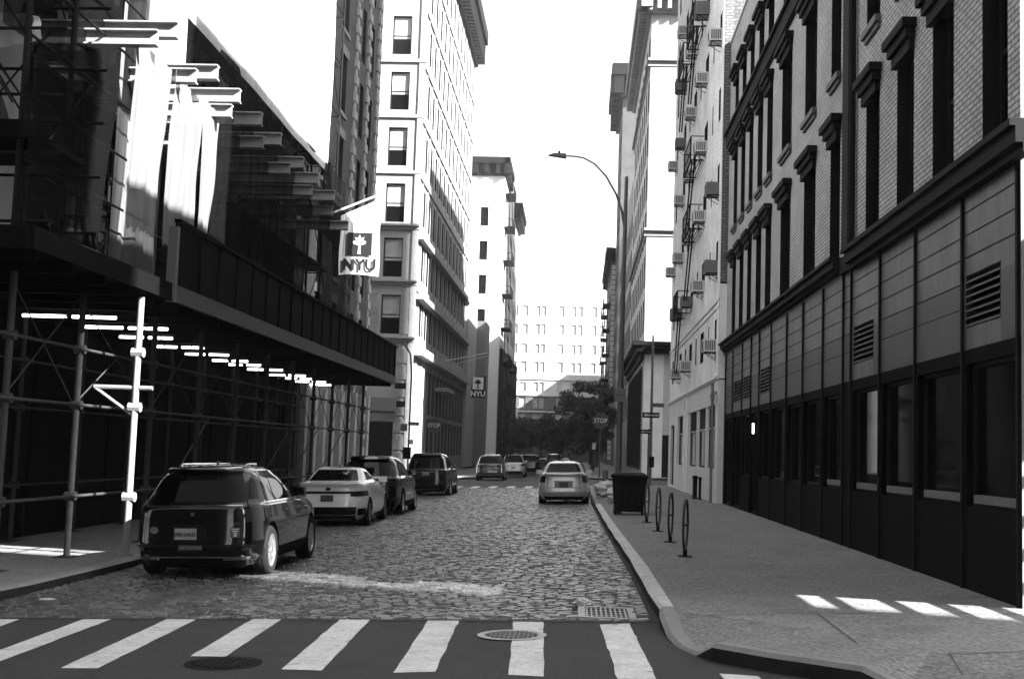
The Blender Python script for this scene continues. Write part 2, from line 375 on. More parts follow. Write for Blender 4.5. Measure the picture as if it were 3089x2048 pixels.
# zebra crossings
def stripes(name, lst, seed):
    rs = np.random.RandomState(seed); mb = MB()
    for (xt0, xt1, yt, xb0, xb1, yb) in lst:
        n = 14; Lp, Rp = [], []
        for i in range(n+1):
            t = i/n; y = yt+(yb-yt)*t
            a = xt0+(xb0-xt0)*t+.004*rs.randn(); b = xt1+(xb1-xt1)*t+.004*rs.randn(); e = .02*rs.randn() if i in (0, n) else 0
            Lp.append((a, y+e, gz(a)+.006)); Rp.append((b, y-e, gz(b)+.006))
        for i in range(n): mb.quad(Lp[i+1], Rp[i+1], Rp[i], Lp[i])
    struct(name, mb.mesh(name, m_paint))
stripes('zebra_crossing', [(-6.36,-6.03,13.12,-6.1,-5.78,10.2),(-5.33,-5.03,13.16,-5.24,-4.97,10.45),(-4.43,-4.10,13.2,-4.3,-3.98,10.19),(-3.5,-3.18,13.3,-3.4,-3.08,10.83),(-2.54,-2.21,13.3,-2.43,-2.08,10.2),
    (-1.57,-1.24,13.22,-1.47,-1.13,10.14),(-.65,-.33,13.18,-.52,-.23,10.03),(.27,.58,13.06,.36,.67,9.93),(1.2,1.5,10.15,1.27,1.57,7.2),(2.1,2.4,9.0,2.2,2.5,6.3)], 3)
stripes('zebra_crossing', [(-6.6+.95*k, -6.2+.95*k, 66.3, -6.6+.95*k, -6.2+.95*k, 63.2) for k in range(7)], 4)
# ---------------------------------------------------------------- iron in the road
def disc(mb, cx, cy, r0, r1, z, n=40, sy=1.):
    vs = []
    for r in (r0, r1):
        for i in range(n):
            t = 2*math.pi*i/n; x = cx+r*math.cos(t); vs.append((x, cy+sy*r*math.sin(t), gz(x)+z))
    mb.add(vs, [(i, (i+1) % n, n+(i+1) % n, n+i) for i in range(n)])
mo = empty('manhole_cover', (-.61, 12.2, gz(-.61)), 'round iron manhole cover with pale worn rim across a crossing stripe', 'manhole cover')
a = MB(); disc(a, -.61, 12.2, .27, .345, .013); part('rim', a.mesh('rim', m_castw), mo, I4)
a = MB(); disc(a, -.61, 12.2, .001, .262, .009)
for i in range(-5, 6):
    for j in range(-5, 6):
        x, y = -.61+i*.046, 12.2+j*.046
        if math.hypot(i, j) < 5.3: z = gz(x); a.box(x-.014, x+.014, y-.014, y+.014, z+.009, z+.017)
part('lid', a.mesh('lid', m_cast), mo, I4)
a = MB(); disc(a, -3.0, 10.5, .001, .29, .007); disc(a, -3.0, 10.5, .30, .33, .009)
for k in range(9):
    x = -3.24+k*.06; h = math.sqrt(max(0, .26**2-(x+3)**2)); a.box(x-.012, x+.012, 10.5-h, 10.5+h, gz(x)+.007, gz(x)+.014)
top('manhole_cover', a.mesh('manhole_cover', m_dark), 'dark flush manhole cover in the asphalt below the fourth stripe', 'manhole cover')
go = empty('drain_grate', (.36, 13.9, gz(.36)), 'iron drain grate with slots at the kerb beside the crossing', 'drain grate')
a = MB(); z = gz(.36)
a.box(.04, .68, 13.4, 13.48, z-.02, z+.022); a.box(.04, .68, 14.3, 14.38, z-.02, z+.022); a.box(.04, .12, 13.48, 14.3, z-.02, z+.022); a.box(.60, .68, 13.48, 14.3, z-.02, z+.024)
part('frame', a.mesh('frame', m_castw), go, I4)
a = MB()
for k in range(9): a.box(.13+k*.054, .13+k*.054+.018, 13.48, 14.3, z-.02, z+.016)
for yy in (13.68, 13.88, 14.08): a.box(.12, .60, yy-.012, yy+.012, z-.02, z+.013)
part('bars', a.mesh('bars', m_castw), go, I4)
def blob(cx, cy, z, rx, ry, rz, seed, n=14):
    rs = np.random.RandomState(seed); mb = MB(); vs = []
    for i in range(n):
        for j in range(n):
            th = 2*math.pi*j/n; ph = math.pi*i/(n-1); k = 1+.18*rs.randn()
            vs.append((cx+rx*k*math.sin(ph)*math.cos(th), cy+ry*k*math.sin(ph)*math.sin(th), z+rz+rz*math.cos(ph)*(1 if i in (0, n-1) else k)))
    mb.add(vs, [(i*n+j, i*n+(j+1) % n, (i+1)*n+(j+1) % n, (i+1)*n+j) for i in range(n-1) for j in range(n)]); return mb
top('litter_bag', blob(.09, 14.5, gz(0)+.01, .09, .06, .045, 2).mesh('litter_bag', m_bag), 'small crumpled white bag lying above the drain grate', 'litter')
top('litter_scrap', blob(.42, 14.55, gz(.4)+.012, .06, .03, .006, 8).mesh('litter_scrap', m_bag), 'flat pale paper scrap right of the crumpled bag by the grate', 'litter')
top('litter_scrap', blob(-6.45, 14.75, gz(-6.4)+.012, .09, .05, .012, 9).mesh('litter_scrap', m_bag), 'pale paper scrap in the gutter at the left kerb', 'litter')
for k, (x, y, w_, h_, mm, lb) in enumerate([(1.3,40.5,.36,.24,m_bag,'low white rubbish bag just behind the dark bin'),(1.0,46.0,.36,.30,m_bag,'tall white rubbish bag standing by the kerb left of the bin'),(1.75,42.5,.3,.24,m_bagd,'black rubbish bag among the white bags behind the bin'),(.95,53,.28,.15,m_bag,'flat white rubbish bag farthest up the kerb')]):
    top('rubbish_bag', blob(x, y, gz(x)+.15, w_, w_*.8, h_, 20+k).mesh('rubbish_bag', mm, 60), lb, 'rubbish bag', group='rubbish bags on the right pavement')
# ================================================================ BUILDINGS
def facade(parent, name, F, u0, u1, z0, z1, ops, m, d=.3, caps=True):
    mb = wall_mesh(MB(), u0, u1, z0, z1, ops, d, 1 if isinstance(m, list) else 0)
    c0, c1 = caps if isinstance(caps, tuple) else (caps, caps)
    if c0: mb.quad((u0,0,z0),(u0,0,z1),(u0,d+.05,z1),(u0,d+.05,z0))
    if c1: mb.quad((u1,0,z0),(u1,d+.05,z0),(u1,d+.05,z1),(u1,0,z1))
    if caps: mb.quad((u0,0,z1),(u1,0,z1),(u1,d+.05,z1),(u0,d+.05,z1))
    return part(name, mb.mesh(name, m), parent, F)
def core(parent, x0, x1, y0, y1, z0, z1, m, name='wall'):
    return part(name, MB().box(x0, x1, y0, y1, z0, z1).mesh(name, m), parent, I4)
# ---- near building on the right: metal ground floor, painted brick above
b1 = empty('brick_building', (17, 27, .2), 'painted brick building with hooded windows above a metal panelled ground floor, nearest on the right', 'building')
XF = 4.75; F = FM('R', XF)
core(b1, XF+.34, 30, 13.36+.002, 40.2, 0, 15.7, m_brickA)
YA = [(19.7,20.63),(17.65,18.6),(15.75,16.7),(13.75,14.62)]
YB = [(22.7,23.6),(25.1,26.4),(28.1,29.5),(30.95,31.9),(32.65,33.6),(34.5,35.35),(36.2,37.1),(37.97,38.85)]
ROWS = [(5.54,7.98),(9.15,11.5),(12.75,13.95)]
ops = [U('R', a, b)+r for a, b in YA+YB for r in ROWS]
facade(b1, 'wall', F, -40.2, -13.36, 5.2, 15.7, ops, [m_brickA, m_lintel], caps=False)
for o in ops: window(b1, F, *o, .26)
lm = {}
for a, b in YA+YB:
    for (z0, z1) in ROWS:
        W = round(b-a, 2); u0, u1 = U('R', a, b)
        if W not in lm:
            l = MB(); h = W/2
            l.fb(-h-.03, h+.03, -.12, .06, .005, .09); l.fb(-h-.08, h+.08, .06, .20, .005, .15); l.fb(-h-.15, h+.15, .20, .33, .005, .21)
            s = MB(); s.fb(-h-.06, h+.06, -.12, 0, .004, .10); s.fb(-h-.02, h+.02, -.2, -.12, .004, .05)
            lm[W] = (l.mesh('window_hood', m_lintel), s.mesh('sill', m_sill))
        T = F @ Matrix.Translation(((u0+u1)/2, 0, z1)); part('window_hood', lm[W][0], b1, T)
        if z0 > 6: part('sill', lm[W][1], b1, F @ Matrix.Translation(((u0+u1)/2, 0, z0)))
cm = MB(); cm.fb(-40.3, -22.35, 5.26, 5.34, .0, .12); cm.fb(-40.3, -22.35, 5.34, 5.48, .0, .2); cm.fb(-40.3, -22.35, 5.48, 5.54, 0, .26)
cm.fb(-21.4, -12.95, 5.16, 5.26, 0, .12); cm.fb(-21.4, -12.95, 5.26, 5.44, 0, .2); cm.fb(-21.4, -12.95, 5.44, 5.52, 0, .26); cm.fb(-22.35, -21.4, 5.2, 5.5, 0, .08)
part('cornice', cm.mesh('cornice', m_cornice), b1, F)
bc = MB(); bc.fb(-40.2, -22.1, 12.12, 12.5, 0, .12); bc.fb(-40.2, -22.1, 12.5, 12.58, 0, .2); bc.fb(-21.3, -13.4, 12.12, 12.5, 0, .12)
part('belt_course', bc.mesh('belt_course', m_cornice), b1, F)
part('parapet_coping', MB().fb(-40.2, -13.3, 15.7, 15.8, -.3, .05).mesh('parapet_coping', m_signw), b1, F)
part('drain_pipe', MB().fb(-22.0, -21.5, 5.55, 15.6, 0, .12).tube((-21.35, -.08, 5.5), (-21.35, -.08, 15.6), .06).mesh('drain_pipe', m_dark), b1, F)
seams = [40.1, 38.2, 36.0, 34.15, 32.6, 30.6, 28.3, 26.25, 24.1, 22.25, 21.6, 19.55, 17.5, 15.35, 13.42]
LV = [(20.0,21.45),(14.0,15.25),(30.85,32.4),(34.3,35.85),(36.2,38.0)]
lops = [U('R', a, b)+(3.5, 4.15) for a, b in LV]
pf = facade(b1, 'metal_panelling', F, -40.2, -13.36, 3.23, 5.2, lops, m_panel, .15, False)
for o in lops:
    a = MB()
    for k in range(7):
        z = 3.52+k*.09; a.add([(o[0],-.0,z),(o[1],-.0,z),(o[1],.07,z+.06),(o[0],.07,z+.06)], [(0,1,2,3)]); a.box(o[0], o[1], -.012, .0, z-.006, z+.012)
    a.cur = 1; a.quad((o[0],.13,3.5),(o[1],.13,3.5),(o[1],.13,4.15),(o[0],.13,4.15)); part('louvre', a.mesh('louvre', [m_panel, m_iron]), b1, F)
a = MB()
for s in seams: a.fb(-s-.03, -s+.03, .25, 5.2, 0, .035)
for z in (3.75, 4.07, 4.38, 4.66, 4.95):
    for s, e in zip(seams, seams[1:]):
        for (p, q) in [(-s+.03, -e-.03)]:
            if any(p < o[1] and q > o[0] for o in lops) and 3.5 < z < 4.2: continue
            a.fb(p, q, z-.007, z+.007, 0, .006)
part('panel_seams', a.mesh('panel_seams', m_dark), b1, F)
m_panel2 = mat('darker lower metal panel', .04, .5, metal=.2, noise=(2.5, .4), n2=(18, .2), stretch=(1.4, 1.4, .35))  # lower panels are darker than the ones above
for s, e in zip(seams, seams[1:]):
    p, q = -s+.03, -e-.03; lo_ = [o for o in lops if p < o[1] and q > o[0]]
    cuts = [(p, q)] if not lo_ else [(p, lo_[0][0]), (lo_[0][1], q)]
    for (c, d) in cuts:
        if d-c > .04: part('lower_panel', MB().fb(c, d, 3.24, 4.055, 0.001, .004).mesh('lower_panel', m_panel2), b1, F)
# shop front
sops = []
for s, e in zip(seams, seams[1:]):
    if s == 22.25: continue
    if s > 36.5 or s == 34.15: sops.append((-s+.12, -e-.12, .35, 3.05))
    else: sops.append((-s+.12, -e-.12, 1.32, 3.05))
facade(b1, 'shop_front', F, -40.2, -13.36, .1, 3.23, sops, m_ply, .22, False)
for o in sops: window(b1, F, *o, .14, style='plain', fw_=.05, pane=m_glasss)
a = MB()
for o in sops[-5:]: part('ledge', MB().fb(o[0]+.15, o[1]-.1, 1.36, 1.46, -.13, -.04).mesh('ledge', m_ledge), b1, F)
b1s = facade(b1, 'wall', FM('F', 13.36), XF, 5.1, 0, 15.7, [], m_lime, .01, False)
up_ = core(b1, 8.25, 10.2, 17.6, 33.2, 15.7, 25.0, m_brickA, 'roof_shade_block')  # unseen roof block, added and shaped to shade the scaffold nets
ws = empty('sun_blocker', (6.1, 13.3, 2.9), 'added dark slab and bars round the corner of the panelled building, unseen, breaking up the sunlight', 'banner')  # added out of view to cut the sun band on the ground
part('cloth', MB().box(6.0, 6.2, 11.2, 12.8, 2.95, 5.2).mesh('cloth', m_dark), ws, I4)  # slab that blocks part of the sun band, not cloth
for z in (2.62, 2.2, 1.85, 1.5): part('bracket', MB().box(6.05, 6.15, 11.2, 13.36, z, z+.06).mesh('bracket', m_dark), ws, I4)  # bars that split the sun patches, not banner brackets
lp = top('interior_lamp', MB().tube((XF+.05, 34.0, 2.5), (XF+.05, 34.0, 2.78), .025).mesh('interior_lamp', m_tube), 'short bright vertical tube lamp glowing in the far end of the dark shop front', 'lamp')
# wall camera, standpipes, bollards at the joint with the flats
a = MB(); a.box(4.30, 4.42, 40.3, 40.75, 3.78, 3.9); a.box(4.38, 4.58, 40.5, 40.6, 3.9, 3.98); a.tube((4.36, 40.4, 3.78), (4.36, 40.4, 3.66), .07, .06)
top('security_camera', a.mesh('security_camera', m_lampg), 'grey security camera on the corner where the panelled building meets the pale flats', 'camera')
for k, (x, y, h, r) in enumerate([(4.2, 44.2, .82, .085), (4.32, 43.6, .78, .05)]):
    a = MB(); z = gz(x)+.15; a.lathe([(0, h+.03), (r*.7, h+.02), (r*1.25, h-.01), (r*1.25, h-.09), (r, h-.1), (r, .04), (r*1.4, .03), (r*1.4, 0)], (x, y, z), n=16)
    top('standpipe', a.mesh('standpipe', m_iron, 40), ['thick black capped standpipe by the pale stucco base', 'thin black standpipe right of the thick one by the pale stucco base'][k], 'standpipe')
# ---- pale flats with air conditioners
b2 = empty('apartment_building', (16, 51, .2), 'pale brick apartment building with many window air conditioners on the right side of the street', 'building')
XG = 4.52; F = FM('R', XG)
core(b2, XG+.3, 29.5, 40.2, 62.0, 0, 49, m_brickD)
COLS = [(40.6,41.6,'first'),(43.4,43.7,'slit'),(45.3,46.5,'second'),(48.05,48.5,'slit'),(50.0,51.2,'third'),(52.9,53.4,'slit'),(55.1,56.3,'fourth'),(59.7,60.5,'fifth')]
FZ = [(5.32+2.68*k, 6.47+2.68*k) for k in range(16)]
ops = [U('R', a, b)+(z0+(.1 if n == 'slit' else 0), z1) for a, b, n in COLS for z0, z1 in FZ]
m_flats = brick('pale flats brick', .86, .78, .6, bw=.24, rh=.085, ms=.014, stain=.22, bstr=.5)
facade(b2, 'wall', F, -62, -40.2, 4.5, 49, ops, [m_flats, m_frame], .24, (True, False))
for i, (a, b, n) in enumerate(COLS):
    for k, (z0, z1) in enumerate(FZ[:9]):
        window(b2, F, *U('R', a, b), z0+(.1 if n == 'slit' else 0), z1, .16, style='plain' if n == 'slit' else 'sash', fw_=.05)
a = MB(); a.fb(-62, -40.2, 4.42, 4.5, 0, .10); a.fb(-62, -40.2, 4.36, 4.42, 0, .05); a.fb(-62, -40.2, 7.0, 7.08, 0, .05); a.fb(-62, -40.2, 6.78, 6.84, 0, .04)
part('belt_course', a.mesh('belt_course', m_stoneP2), b2, F)
a = MB(); a.fb(-40.75, -40.2, 4.5, 49, 0, .03)
part('corner_pier', a.mesh('corner_pier', m_stoneP2), b2, F)
plainblock_later = True
sideb = facade(b2, 'wall', FM('F', 40.19), XG+.001, 4.83, 7.6, 49, [], brick('side wall brick', .17, .11, .06, bw=.26, rh=.10, ms=.018), .01, False)
facade(b2, 'wall', FM('F', 40.19), XG+.001, 4.83, 4.4, 7.55, [], m_stoneP2, .01, False)
G = [(40.9,43.7),(44.05,44.6),(45.0,48.0),(48.6,52.6),(53.4,57.2)]
gops = [U('R', a, b)+(1.42, 3.6) for a, b in [(41.0,43.75),(44.05,47.1),(47.4,50.9),(53.3,56.6)]]+[U('R',58.4,60.6)+(.4,3.3)]
facade(b2, 'ground_floor', F, -62, -38.9+.0-1.3, .1, 4.36, gops, m_stuc, .24)
for o in gops:
    window(b2, F, *o, .16, style='plain', pane=m_glass if o[2] < 1 else m_glassb, fw_=.06)
    if o[2] > 1: part('transom', MB().fb(o[0], o[1], 2.78, 2.84, -.14, -.06).mesh('transom', m_framew), b2, F); part('transom_light', MB().fb(o[0]+.05, o[1]-.05, 2.85, 3.55, -.15, -.125).mesh('transom_light', m_dark), b2, F)
a = MB(); a.fb(-51.6, -51.35, .3, 4.36, 0, .06); a.fb(-52.9, -52.65, .3, 4.36, 0, .06); part('pilaster', a.mesh('pilaster', m_stoneP2), b2, F)
part('gas_pipe', MB().tube((-42.2+1.2, -.1, .3), (-42.2+1.2, -.1, 4.3), .05).mesh('gas_pipe', m_lampg), b2, F)
FLN = ['first', 'second', 'third', 'fourth', 'fifth', 'sixth', 'seventh']
ACW = {'first': 41.1, 'second': 45.9, 'third': 50.6, 'fourth': 55.7, 'fifth': 60.1}
acs = [('first',0,'w'),('third',0,'w'),('fourth',0,'w'),('second',1,'w'),('first',1,'d'),('third',1,'d'),('fourth',1,'b'),('fourth',2,'w'),('third',2,'w'),('second',2,'w'),('first',2,'d'),
       ('second',3,'w'),('third',3,'w'),('fourth',3,'w'),('first',4,'w'),('second',4,'w'),('third',4,'w'),('fourth',4,'d'),('fourth',5,'b'),('third',5,'w'),('second',5,'b'),('fourth',6,'w'),('second',6,'w'),('fifth',2,'w'),('fifth',4,'w')]
def ac_mesh(Wd, H, D, case):
    a = MB(); t = .035; h = Wd/2     # local: x along the wall, -y out
    a.box(-h, h, -D, .12, 0, t); a.box(-h, h, -D, .12, H-t, H); a.box(-h, -h+t, -D, .12, t, H-t); a.box(h-t, h, -D, .12, t, H-t); a.box(-h+t, h-t, -D+.03, .1, t, H-t)
    g = MB()
    for k in range(9): z = t+.02+k*(H-2*t-.03)/9; g.box(-h+t, h-t, -D+.008, -D+.03, z, z+.012)
    for sgn in (-1, 1):                                                   # louvred end cheeks, seen along the street
        for k in range(5): y = -D+.06+k*(D-.1)/5; g.box(sgn*h-.002, sgn*h+.002, y, y+(D-.1)/5-.02, .05, H-.05)
    s = MB(); s.box(-h+.05, -h+.08, -D+.05, 0, -.03, 0); s.box(h-.08, h-.05, -D+.05, 0, -.03, 0)
    s.box(-h+.05, h-.05, -D+.09, -D+.11, -.03, -.01)
    for x in (-h+.065, h-.065): s.tube((x, -D+.1, -.02), (x, -.01, -.24), .012)
    return a.mesh('case', case), g.mesh('grille', m_acg), s.mesh('bracket', m_iron)
acm = {'w': ac_mesh(.66, .42, .46, m_acw), 'd': ac_mesh(.66, .42, .46, m_lampg), 'b': ac_mesh(.75, .52, .52, m_lampg)}
tone = {'w': 'white', 'd': 'grey', 'b': 'bulky dark'}
for col, fl, kd in acs:
    z = FZ[fl][0]; y = ACW[col]
    e = empty('air_conditioner', (XG, y, z), f'{tone[kd]} air conditioner, {FLN[fl]} window row up, {col} wide column from the panelled building', 'air conditioner', 'window air conditioners on the pale flats')
    T = F @ Matrix.Translation((-y, 0, z+.01)); p = part('case', acm[kd][0], e, T); part('grille', acm[kd][1], p, T); part('bracket', acm[kd][2], e, T)
for (ya, yb, z) in [(46.7,49.7,10.6),(46.7,49.7,13.3),(46.8,49.6,18.7),(51.5,54,18.7),(51.8,54,7.9),(46.7,49.7,21.4)]:
    a = MB(); D = .5
    for y in (ya, yb): a.tube((-y, -D, z), (-y, 0, z), .03); a.tube((-y, -D, z+.95), (-y, 0, z+.95), .02); a.tube((-y, -D, z), (-y, -D, z+.95), .025)
    for zz in (z, z+.35, z+.95): a.tube((-ya, -D, zz), (-yb, -D, zz), .025)
    n = 9
    for k in range(n): y = ya+(yb-ya)*k/(n-1); a.tube((-y, -D, z), (-y, -D, z+.95), .01)
    for k in range(7): a.box(-yb, -ya, -D+.1*k+.02, -D+.1*k+.05, z-.01, z+.01)
    a.tube((-ya, -.35, z), (-yb+.6, -.35, z-2.5), .03); a.tube((-ya, -.45, z), (-yb+.6, -.45, z-2.5), .03)
    part('fire_escape', a.mesh('fire_escape', m_iron), b2, F)
# ---- generic block with regular windows on two faces
def block(name, label, x0, x1, y0, y1, h, m, side, ucols, vcols, rows, style='sash', fm=None, frows=None, z0=0, frame=None, d=.3, cat='building', pane=None, rev=None, base=None):
    """side: 'L' (street face at x1) / 'R' (street face at x0); ucols: windows along the street (y), vcols: windows on the near front (x)"""
    b = empty(name, ((x0+x1)/2, (y0+y1)/2, .2), label, cat)
    xs = x1 if side == 'L' else x0; F = FM(side, xs); Fr = FM('F', y0); sg = -1 if side == 'L' else 1
    cx = (x0, x1-d-.03) if side == 'L' else (x0+d+.03, x1)
    core(b, cx[0], cx[1], y0+d+.03, y1, z0, h, m)
    ops = [U(side, a, c)+r for a, c in ucols for r in rows]
    facade(b, 'wall', F, *U(side, y0, y1), z0, h, ops, [m, rev or m_frame], d, (side == 'R', side == 'L'))
    for o in ops: window(b, F, *o, d-.08, style, frame=frame, pane=pane)
    fops = [(a, c)+r for a, c in vcols for r in (frows or rows)]
    if base: facade(b, 'base_wall', Fr, x0, x1, z0, base[0], [o for o in fops if o[3] < base[0]], [base[1], m_frame], d, False)
    facade(b, 'wall', Fr, x0, x1, base[0] if base else z0, h, [o for o in fops if not base or o[2] > base[0]], [m, rev or m_frame], d, (side == 'L', side == 'R'))
    for o in fops: window(b, Fr, *o, d-.08, 'blind' if name == 'white_building' else style, frame=frame, pane=pane)
    return b, F, Fr
def cornice_bar(b, F, u0, u1, z0, z1, pr, m, br=0, name='cornice', bm_=None):
    a = MB(); H = z1-z0; a.fb(u0, u1, z1-H*.35, z1, 0, pr); a.fb(u0, u1, z0, z1-H*.35, 0, pr*.28)
    if br:
        n = max(1, int((u1-u0)/br))
        for k in range(n+1): u = u0+(u1-u0)*k/n; a.fb(u-br*.2, u+br*.2, z0+H*.1, z1-H*.35, 0, pr*.8)
    return part(name, a.mesh(name, m), b, F)
# ---- pale corner tower beyond the second crossing
cols = [(84.4+k*2.9, 85.9+k*2.9) for k in range(8)]
rows = [(10.3+3.15*k, 12.6+3.15*k) for k in range(7)]
b3, F3, Fr3 = block('corner_tower', 'tall white stone corner building with a bracketed top cornice beyond the second crossing, right side', 4.25, 26, 83, 108, 34, m_wht, 'R', cols, [(8.5,9.8)], rows, frame=m_framew, pane=m_glass2)
cornice_bar(b3, F3, -108, -82.1, 32.6, 34.6, 1.0, m_lime, .7); cornice_bar(b3, Fr3, 3.3, 26, 32.6, 34.6, .9, m_lime, .7)
for z in (16.9, 28.9):
    cornice_bar(b3, F3, -108, -83, z-.05, z+.5, .25, m_lime, 0, 'belt_course'); cornice_bar(b3, Fr3, 4.05, 26, z-.05, z+.5, .25, m_lime, 0, 'belt_course')
a = MB(); a.fb(-108, -82.2, 8.75, 9.1, 0, .5); a.fb(-108, -82.0, 9.22, 9.5, 0, .8); a.fb(-108, -82.4, 8.3, 8.75, 0, .25); part('lower_cornice', a.mesh('lower_cornice', m_dark), b3, F3)
a = MB(); a.fb(3.75, 26, 8.75, 9.1, 0, .5); a.fb(3.45, 26, 9.22, 9.5, 0, .8); part('lower_cornice', a.mesh('lower_cornice', m_dark), b3, Fr3)
a = MB()
for k in range(9): y = 83.35+k*2.9; a.fb(-y-.25, -y+.25, 0, 8.3, .0, .06)
part('pilaster', a.mesh('pilaster', m_lime), b3, F3)
a = MB(); a.fb(4.25, 5.6, 0, 8.6, 0, .12); part('pilaster', a.mesh('pilaster', m_stuc), b3, Fr3)
for k in range(8):
    y = 84.1+k*2.9; window(b3, F3, -y-1.9, -y, .8, 7.9, -.05, 'grid', pane=m_glassb if k in (1, 3) else m_glass, fw_=.12)
part('shop_band', MB().fb(5.6, 12, .3, 3.2, 0, .05).mesh('shop_band', m_dark), b3, Fr3)
b4, F4, Fr4 = block('office_building', 'mid-height pale building beyond the white corner tower, right side', 4.3, 26, 108, 150, 27, m_lime, 'R', [(109.5+k*3, 111+k*3) for k in range(13)], [], [(5+3.3*k, 7.2+3.3*k) for k in range(6)])
b5, F5, Fr5 = block('tall_building', 'very tall dark building with a big overhanging bracketed cornice, far down the right side', 4.3, 26, 150, 166, 50, m_dkbr, 'R', [(151.5+k*3, 153+k*3) for k in range(5)], [], [(5+3.6*k, 7.5+3.6*k) for k in range(12)])
cornice_bar(b5, F5, -167, -149, 46.4, 50.6, 1.5, m_dark, 1.2); cornice_bar(b5, Fr5, 2.9, 26, 46.4, 50.6, 1.4, m_dark, 1.2)
b6, F6, Fr6 = block('tenement_building', 'brick tenement with fire escapes and quoined corner at the far right end', 4.0, 22, 174, 206, 31, m_dkbr, 'R', [(175.5+k*3.2, 176.9+k*3.2) for k in range(9)], [(4.9,5.9)], [(5+3.7*k, 7.2+3.7*k) for k in range(7)])
cornice_bar(b6, F6, -206, -173, 29.5, 31.4, .9, m_dark, 1.2); cornice_bar(b6, Fr6, 3.2, 22, 29.5, 31.4, .8, m_dark, 1.2)
a = MB()
for k in range(38): a.fb(4.0, 4.0+(.9 if k % 2 else .6), 1+k*.74, 1.6+k*.74, 0, .05)
part('quoins', a.mesh('quoins', m_quoin), b6, Fr6)
def escape(b, F, u0, u1, z, D=1.0, m=m_iron):
    a = MB()
    for u in (u0, u1): a.tube((u, -D, z), (u, 0, z), .05); a.tube((u, -D, z+1), (u, 0, z+1), .04); a.tube((u, -D, z), (u, -D, z+1), .05)
    for zz in (z, z+.5, z+1): a.tube((u0, -D, zz), (u1, -D, zz), .045)
    for k in range(12): u = u0+(u1-u0)*k/11; a.tube((u, -D, z), (u, -D, z+1), .02, n=5)
    a.fb(u0, u1, z-.06, z, 0, D); a.tube((u0+.4, -.4, z+.1), (u1-.4, -.4, z-3.4), .05); a.tube((u0+.4, -.8, z+.1), (u1-.4, -.8, z-3.4), .05)
    part('fire_escape', a.mesh('fire_escape', m), b, F)
for k in range(6): escape(b6, F6, -183, -177, 5.2+3.7*k); escape(b6, F6, -198, -192, 5.2+3.7*k)
b7, _, _ = block('corner_building', 'low dark building next to the quoined tenement at the far right end', 4.6, 22, 206, 226, 22, m_dkbr, 'R', [], [], [])
# ---- left side: wrapped building, quoined brick, white corner building
bw = empty('wrapped_building', (-19, 32, .1), 'dark building under repair behind the scaffold on the left', 'building')
F = FM('L', -11.3)
wops = [(a, a+1.3)+r for a in np.arange(21.5, 45, 2.9) for r in [(.9,3.3),(6.3,8.8),(10,12.6),(13.8,16.4),(17.5,20)]]
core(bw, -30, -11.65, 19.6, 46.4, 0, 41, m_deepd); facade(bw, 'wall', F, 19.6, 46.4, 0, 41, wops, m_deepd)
for o in wops: window(bw, F, *o, .2, 'sash')
bq = empty('quoined_building', (-19, 54, .1), 'dark brick building with light quoin blocks next to the scaffold, left side', 'building')
F = FM('L', -10.95)
qops = [(a, b)+(z, z+2.6) for a, b in ((48.6,49.6),(51.5,52.9),(56.2,57.1),(58.6,59.4)) for z in (5.4,9.1,12.8,16.5,20.2,23.9)]
core(bq, -30, -11.3, 46.4+.003, 61.5, 0, 30, m_dkbr); facade(bq, 'wall', F, 46.41, 61.5, 0, 30, qops, [m_dkbr, m_frame])
for o in qops: window(bq, F, *o, .22, 'sash')
a = MB()
for yc in (54.9, 57.85, 60.6):
    a = MB()
    for k in range(36):
        z = .5+k*.82; a.fb(yc-.34, yc+.34, z, z+.42, .0, .13); a.fb(yc-.2, yc+.2, z+.42, z+.82, .0, .07)
    part('quoin_pier', a.mesh('quoin_pier', m_quoin), bq, F)
a = MB()
for o in qops:
    if o[0] < 53: part('lintel', MB().fb(o[0]-.15, o[1]+.15, o[3], o[3]+.38, 0, .06).mesh('lintel', m_lime), bq, F); part('sill', MB().fb(o[0]-.1, o[1]+.1, o[2]-.18, o[2], 0, .08).mesh('sill', m_lime), bq, F)
a = MB()
for k in range(9): y = 46.9+k*1.75; a.fb(y, y+.5, .2, 4.3, 0, .25)
part('pilaster', a.mesh('pilaster', m_quoin), bq, F)
cols = [(87.6+3.0*k, 88.6+3.0*k) for k in range(12)]+[(89.0+3.0*k, 90.0+3.0*k) for k in range(11)]
rows = [(9.9+4.05*k, 12.5+4.05*k) for k in range(8)]
bwh, Fw, Fwf = block('white_building', 'tall white stone building on the left, sunlit above and shaded below', -32, -11.95, 85, 122.5, 44.5, m_wht2, 'L', [c for c in cols if c[1] < 121.8], [(-14.33,-12.97)], rows,
    frows=[(9.77,12.55),(13.85,16.65),(17.8,20.6),(21.9,24.7),(26,28.8),(30.1,32.95),(34.2,37)])
cornice_bar(bwh, Fw, 84, 122.5, 41.3, 44.9, 1.3, m_dark, .9)
a = MB()
for z in (17.25, 13.25, 9.2, 21.3, 25.4, 29.5): a.fb(-32, -11.8, z, z+.22, 0, .14)
a.fb(-32, -11.8, 17.47, 17.62, 0, .35); a.fb(-32, -11.8, 13.47, 13.6, 0, .35); a.fb(-32, -11.8, 9.42, 9.55, 0, .4)
part('belt_course', a.mesh('belt_course', m_wht2), bwh, Fwf)
a = MB()
for z in np.arange(9.75, 13.1, .47): a.fb(-15.3, -14.55, z, z+.41, 0, .07)
part('rustication', a.mesh('rustication', m_lime), bwh, Fwf); a = MB()
for z in np.arange(9.75, 13.1, .47): a.fb(-12.8, -11.95, z, z+.46, 0, .07)
part('rustication', a.mesh('rustication', m_lime), bwh, Fwf); a = MB()
